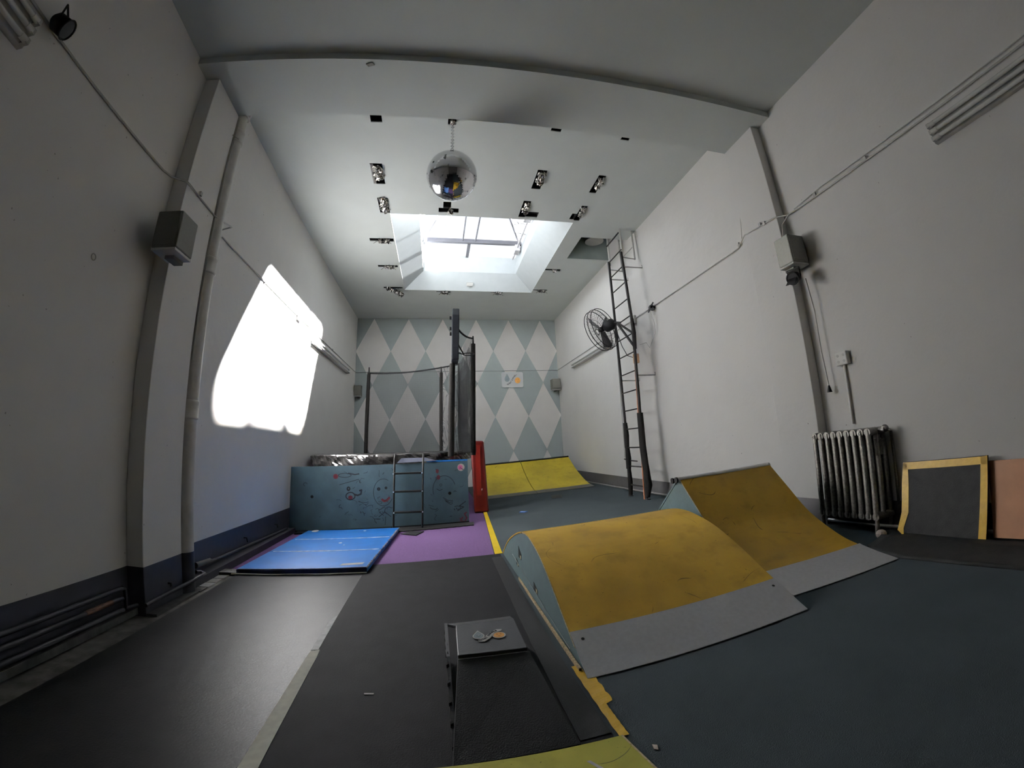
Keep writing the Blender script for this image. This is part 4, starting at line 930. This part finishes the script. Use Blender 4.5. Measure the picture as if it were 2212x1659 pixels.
# blue folding mat
bm_ = thing('gym_mat', 'worn blue folding gym mat lying on the purple carpet', 'mat', (-1.3, 5.5, F(-1.3)))
c00, c10, c11, c01 = [(-2.02,4.44),(-.70,4.31),(-.575,6.40),(-1.93,6.66)]
def bl(u_, v_): return (c00[0]*(1-u_)*(1-v_)+c10[0]*u_*(1-v_)+c11[0]*u_*v_+c01[0]*(1-u_)*v_, c00[1]*(1-u_)*(1-v_)+c10[1]*u_*(1-v_)+c11[1]*u_*v_+c01[1]*(1-u_)*v_)
H = .058
for q, (v0, v1) in enumerate(((0,.362),(.366,.69),(.694,1.0))):
    p_ = [bl(.0,v0),bl(1,v0),bl(1,v1),bl(0,v1)]
    MB().slab([(x,y,F(x)+H) for x,y in p_], (0,0,-H+.004)).build('section', BLUEV, bm_, .008)
for v in (.364, .692):
    n = 30; mbx = MB(); vs = []
    for i in range(n+1):
        uu = .04+.94*i/n; x, y = bl(uu, v); w_ = .010+.012*abs(noise.noise(Vector((i*.7,v*9,1))))*2.2
        vs += [(x, y-w_, F(x)+H+.0015), (x, y+w_, F(x)+H+.0015)]
    mbx.add(vs, [(2*i,2*i+1,2*i+3,2*i+2) for i in range(n)]); mbx.build('worn_fold', WORN, bm_)
mbx = MB(); rr = random.Random(5)
for i in range(46):
    v = i/45; x, y = bl(1.0, v); s1 = rr.uniform(.006,.02)
    mbx.sphere((x+.002, y, F(x)+H-.003), s1*.7, 6, 4, False)
mbx.build('frayed_edge', WORN, bm_)['kind'] = 'stuff'
x0_, y0_ = bl(0,0); x1_, y1_ = bl(1,0)
MB().slab([(x0_,y0_-.006,F(x0_)+.006),(x1_,y1_-.006,F(x1_)+.006),(x1_,y1_-.006,F(x1_)+H-.006),(x0_,y0_-.006,F(x0_)+H-.006)], (0,-.006,0)).build('edge', BLUEDARK, bm_)
MB().tube([(x0_-.05+(x1_-x0_+.05)*i/20, y0_-.02+(y1_-y0_)*i/20+.006*math.sin(i*.8), F(x0_+(x1_-x0_)*i/20)+.008) for i in range(21)], .007, 6).build('welt', WHITELINE, bm_)
MB().tube([(x0_+.02+(x1_-x0_-.03)*i/20, y0_-.004+(y1_-y0_)*i/20, F(x0_+(x1_-x0_)*i/20)+H) for i in range(21)], .004, 5).build('worn_seam', WORN, bm_)
p_ = [bl(.78,.04),bl(.95,.05),bl(.955,.085),bl(.79,.075)]
MB().slab([(x,y,F(x)+H+.001) for x,y in p_], (0,0,.001)).build('label', WHITEPL, bm_)
for uu, vv, r in ((.66,.93,.02),(.56,.56,.022),(.62,.50,.012),(.10,.97,.05)):
    x, y = bl(uu,vv); MB().disc((x,y,F(x)+H+.001), (0,0,1), r, .001, 10, 1.6).build('worn_patch', WORN, bm_)
single('floor_drain', MB().tube([(-2.20,4.50,F(-2.2)),(-2.10,4.50,F(-2.1))], .03, 8).box((-2.22,4.42,F(-2.2)),(-2.02,4.56,F(-2.2)+.03)), LEDGE, 'small dark pocketed block between the blue mat and the left wall', 'block')

# red pad on end
rp = thing('crash_pad', 'tall red foam pad standing on end beside the trampoline panel', 'pad', (.70, 7.5, F(.7)))
tz = 1.24
MB().hexa([(.58,7.40,F(.58)+.001),(.83,7.40,F(.83)+.001),(.85,7.62,F(.85)+.001),(.60,7.62,F(.6)+.001)], [(.55,7.50,tz),(.785,7.50,tz-.01),(.80,7.72,tz-.01),(.57,7.72,tz)]).build('body', REDV, rp, .03)
MB().slab([(.635,7.409,.32),(.71,7.409,.32),(.715,7.478,1.16),(.63,7.478,1.16)], (0,-.003,0)).build('lighter_stripe', REDV2, rp, label='brighter red stripe')  # upright band in a brighter red than the body
MB().slab([(.71,7.42,.40),(.725,7.42,.40),(.73,7.422,.43),(.715,7.422,.43)], (0,-.01,0)).build('scuff', WORN, rp)

# ------------------------------------------------------------------ radiator corner
rd_ = thing('radiator', 'old cast iron column radiator on the right wall', 'radiator', (3.5, 2.8, F(3.5)))
RY0, RY1, RX0, RX1, RZ0, RZ1 = 2.53, 3.12, 3.40, 3.60, .27, 1.035
NS = 9
for i in range(NS):
    y = RY1 - (RY1-RY0)*(i/(NS-1)); mb = MB()
    for x in (RX0, (RX0+RX1)/2, RX1):
        mb.tube([(x,y,RZ0+.01),(x,y,RZ0+.05),(x,y,RZ1-.06),(x,y,RZ1-.015)], [.02,.0245,.0245,.02], 10)
    for z in (RZ0+.03, RZ1-.035): mb.tube([(RX0-.012,y,z),(RX1+.012,y,z)], .033, 10)
    if i in (0, NS-1): mb.tube([(RX0+.005,y,F(RX0)),(RX0+.005,y,RZ0+.03)], [.022,.016], 8).tube([(RX1,y,F(RX1)),(RX1,y,RZ0+.03)], [.022,.016], 8)
    if i == NS-1:
        for z in (.62, .66): pass
        mb.box(((RX0+RX1)/2-.05,y-.02,.80),((RX0+RX1)/2+.05,y-.015,.94))
    mb.build('section', RADIATOR, rd_)
for z in (RZ0+.03, RZ1-.035): MB().tube([((RX0+RX1)/2,RY0-.02,z),((RX0+RX1)/2,RY1+.02,z)], .028, 10).build('header', RADIATOR, rd_)
for yq in (RY1-.01, RY0+.06): MB().torus((RX0-.035,yq,RZ1-.04), (1,0,0), .011, .003, 12, 5).build('plug_ring', CONDUIT, rd_)
MB().tube([((RX0+RX1)/2+.01,RY0-.03,RZ1-.03),((RX0+RX1)/2+.01,RY0-.09,RZ1-.03)], .02, 10).tube([(3.55,RY0-.06,RZ1-.03),(3.61,RY0-.08,RZ1-.05),(3.61,RY0-.08,.3)], .013, 8).sphere((3.53,RY0-.08,RZ1-.02), .032, 12, 8).build('valve', RADIATOR, rd_)
run('heating_pipe', [(3.52,3.16,.205),(3.52,2.3,.205),(3.58,2.25,.205),(3.58,-3.0,.2)], 'metal pipe behind the foot of the radiator', .016, GALV)
single('rubble_lump', MB().sphere((3.34,2.45,F(3.3)+.03), .05, 10, 7, False, (1,.9,.75)), PLASTER, 'pale lump of rubble at the foot of the radiator', 'rubble')
run('heating_pipe', [(3.60,10.6,.155),(3.60,4.3,.205)], 'low grey pipe along the rear right wall behind the ladder', .018, mat('floor_pipe_grey', (.13,.125,.12), .5))
# dark rubber runs from the carpet up to the board
rm = MB(); vs = []; ys_ = [2.42,2.34,2.22,2.05,1.8,1.5,1.1,.5,-.3,-1.5]; xf = [3.12,3.055,3.0,2.955,2.975,2.995,3.015,3.03,3.03,3.03]; NXR = 6
for y, x0q in zip(ys_, xf):
    x1q = 3.40 if y < 2.3 else 3.30
    for j in range(NXR+1):
        t_ = j/NXR; x = x0q+(x1q-x0q)*t_; lift = .006+.035*t_*t_
        vs.append((x, y, F(x)+lift))
rm.add(vs, [(i*(NXR+1)+j, (i+1)*(NXR+1)+j, (i+1)*(NXR+1)+j+1, i*(NXR+1)+j+1) for i in range(len(ys_)-1) for j in range(NXR)], True)
k = len(rm.v)
rm.add([(v[0], v[1], F(v[0])+.0005) for v in vs], [(i*(NXR+1)+j, i*(NXR+1)+j+1, (i+1)*(NXR+1)+j+1, (i+1)*(NXR+1)+j) for i in range(len(ys_)-1) for j in range(NXR)])
o = single('rubber_floor_mat', rm, BOARDBLK, 'black rubber mat on the carpet below the taped board at right', 'floor mat')
sd = o.modifiers.new('s', 'SOLIDIFY'); sd.thickness = .004
bd = thing('taped_board', 'black rubber board edged with yellow tape leaning on the right wall', 'board', (3.5, 2.0, F(3.4)))
by0, by1, bz0, bz1 = 1.625, 2.36, F(3.4)+.03, .742
def BP(y, z, off=0.0):
    bow = .0
    return Vector((3.435+(z-bz0)/(bz1-bz0)*.12-off, y, z))
MB().slab([BP(by0,bz0),BP(by1-.02,bz0),BP(by1-.06,.3),BP(by1-.03,.55),BP(by1-.03,bz1-.015),BP(by0,bz1)], (.02,0,0)).build('board', BOARDBLK, bd)
tw = .055
def tstrip(pts, name='yellow_tape'):
    return MB().slab([BP(y,z,.002) for y,z in pts], (-.003,0,0)).build(name, TAPE, bd)
tstrip([(by0,bz1-.003),(by1-.03,bz1-.018),(by1-.03,bz1-.018-tw),(by0,bz1-tw)])
tstrip([(by0-.002,bz0),(by0-.002,bz1),(by0+tw*.9,bz1-.005),(by0+tw*1.05,bz0)])
tstrip([(by1-.03,bz1-.018),(by1-.03-tw*.8,bz1-.03),(by1-.03-tw,.56),(by1-.075-tw*.3,.34),(by1-.055,.22),(by1-.06,.16),(by1+.0,bz0+.02),(by1-.0,.2),(by1-.03,.34),(by1-.022,.56)])
single('hardboard_sheet', MB().slab([(3.50,1.60,F(3.4)+.03),(3.59,1.645,.70),(3.59,.2,.69),(3.50,.2,F(3.4)+.03)], (.012,0,0)), MDF, 'brown hardboard sheet leaning behind the taped board at the right edge', 'board')

# ------------------------------------------------------------------ sign on the far wall
sg = thing('wall_sign', 'white sign with a drop and an orange face on the diamond wall', 'sign', (2.195, 12.3, 2.82))
def rrect(x0, x1, z0, z1, r, y):
    pts = []
    for cx, cz, a0 in ((x1-r,z1-r,0),(x0+r,z1-r,90),(x0+r,z0+r,180),(x1-r,z0+r,270)):
        for i in range(6): a = math.radians(a0+90*i/5); pts.append((cx+r*math.cos(a), y, cz+r*math.sin(a)))
    return pts
MB().slab(rrect(1.865,2.525,2.82,3.285,.05,12.30), (0,.012,0)).build('board', SIGNW, sg)
Rs = Matrix.Rotation(math.radians(90), 3, 'X')
logo(sg, lambda u, v: Vector((2.195+u*.95, 12.298, 3.065+v)), Rs, .30, True)

# ------------------------------------------------------------------ light
w_ = bpy.data.worlds.new('sky'); SC.world = w_; w_.use_nodes = True
bg = w_.node_tree.nodes['Background']; bg.inputs[0].default_value = (.95, .97, 1.0, 1); bg.inputs[1].default_value = 1.05
sun = bpy.data.lights.new('sun', 'SUN'); sun.energy = 430; sun.angle = math.radians(6); sun.color = (1.0, .955, .90)
so_ = bpy.data.objects.new('sun', sun); COL.objects.link(so_)
sd_ = Vector((-1, -.50, -.92)).normalized()
so_.rotation_euler = sd_.to_track_quat('-Z', 'Y').to_euler(); so_.location = (3, 9, 9)
pl = bpy.data.lights.new('skylight_portal', 'AREA'); pl.shape = 'RECTANGLE'; pl.size = ix1-ix0; pl.size_y = iy1-iy0; pl.cycles.is_portal = True
po = bpy.data.objects.new('skylight_portal', pl); COL.objects.link(po); po.location = ((ix0+ix1)/2, (iy0+iy1)/2, Z2+.12)

# ------------------------------------------------------------------ camera: wide lens with the barrel distortion of the photograph
cam = bpy.data.cameras.new('camera'); co = bpy.data.objects.new('camera', cam); COL.objects.link(co); SC.camera = co
cam.type = 'PANO'; cam.panorama_type = 'FISHEYE_LENS_POLYNOMIAL'; cam.fisheye_fov = math.radians(179)
cam.sensor_width = 36; cam.sensor_height = 27; cam.sensor_fit = 'HORIZONTAL'
kmm = 36*900/2212
cam.fisheye_polynomial_k0 = 0
cam.fisheye_polynomial_k1 = -.99959007/kmm; cam.fisheye_polynomial_k2 = .09258692/kmm**2
cam.fisheye_polynomial_k3 = .05359607/kmm**3; cam.fisheye_polynomial_k4 = -.02589349/kmm**4
cam.shift_x = -19.672/2212; cam.shift_y = -79.976/1659
yaw, pitch, roll = .20124821, .23039731, -.04727233
f_ = Vector((math.sin(yaw)*math.cos(pitch), math.cos(yaw)*math.cos(pitch), math.sin(pitch))); r_ = Vector((math.cos(yaw), -math.sin(yaw), 0)); u_ = r_.cross(f_)
c_, s2 = math.cos(roll), math.sin(roll); r2 = c_*r_+s2*u_; u2 = -s2*r_+c_*u_
M4 = Matrix((r2, u2, -f_)).transposed().to_4x4(); M4.translation = Vector((0, 0, 1.12)); co.matrix_world = M4
cam.clip_start = .02

vs_ = SC.view_settings; vs_.view_transform = 'Standard'; vs_.look = 'None'; vs_.exposure = 0.4; vs_.gamma = 1.0; vs_.use_curve_mapping = False
SC.render.engine = 'CYCLES'
cy = SC.cycles; cy.use_denoising = True; cy.max_bounces = 12; cy.diffuse_bounces = 8; cy.glossy_bounces = 4; cy.transparent_max_bounces = 16; cy.sample_clamp_indirect = 6
cy.caustics_reflective = False; cy.caustics_refractive = False
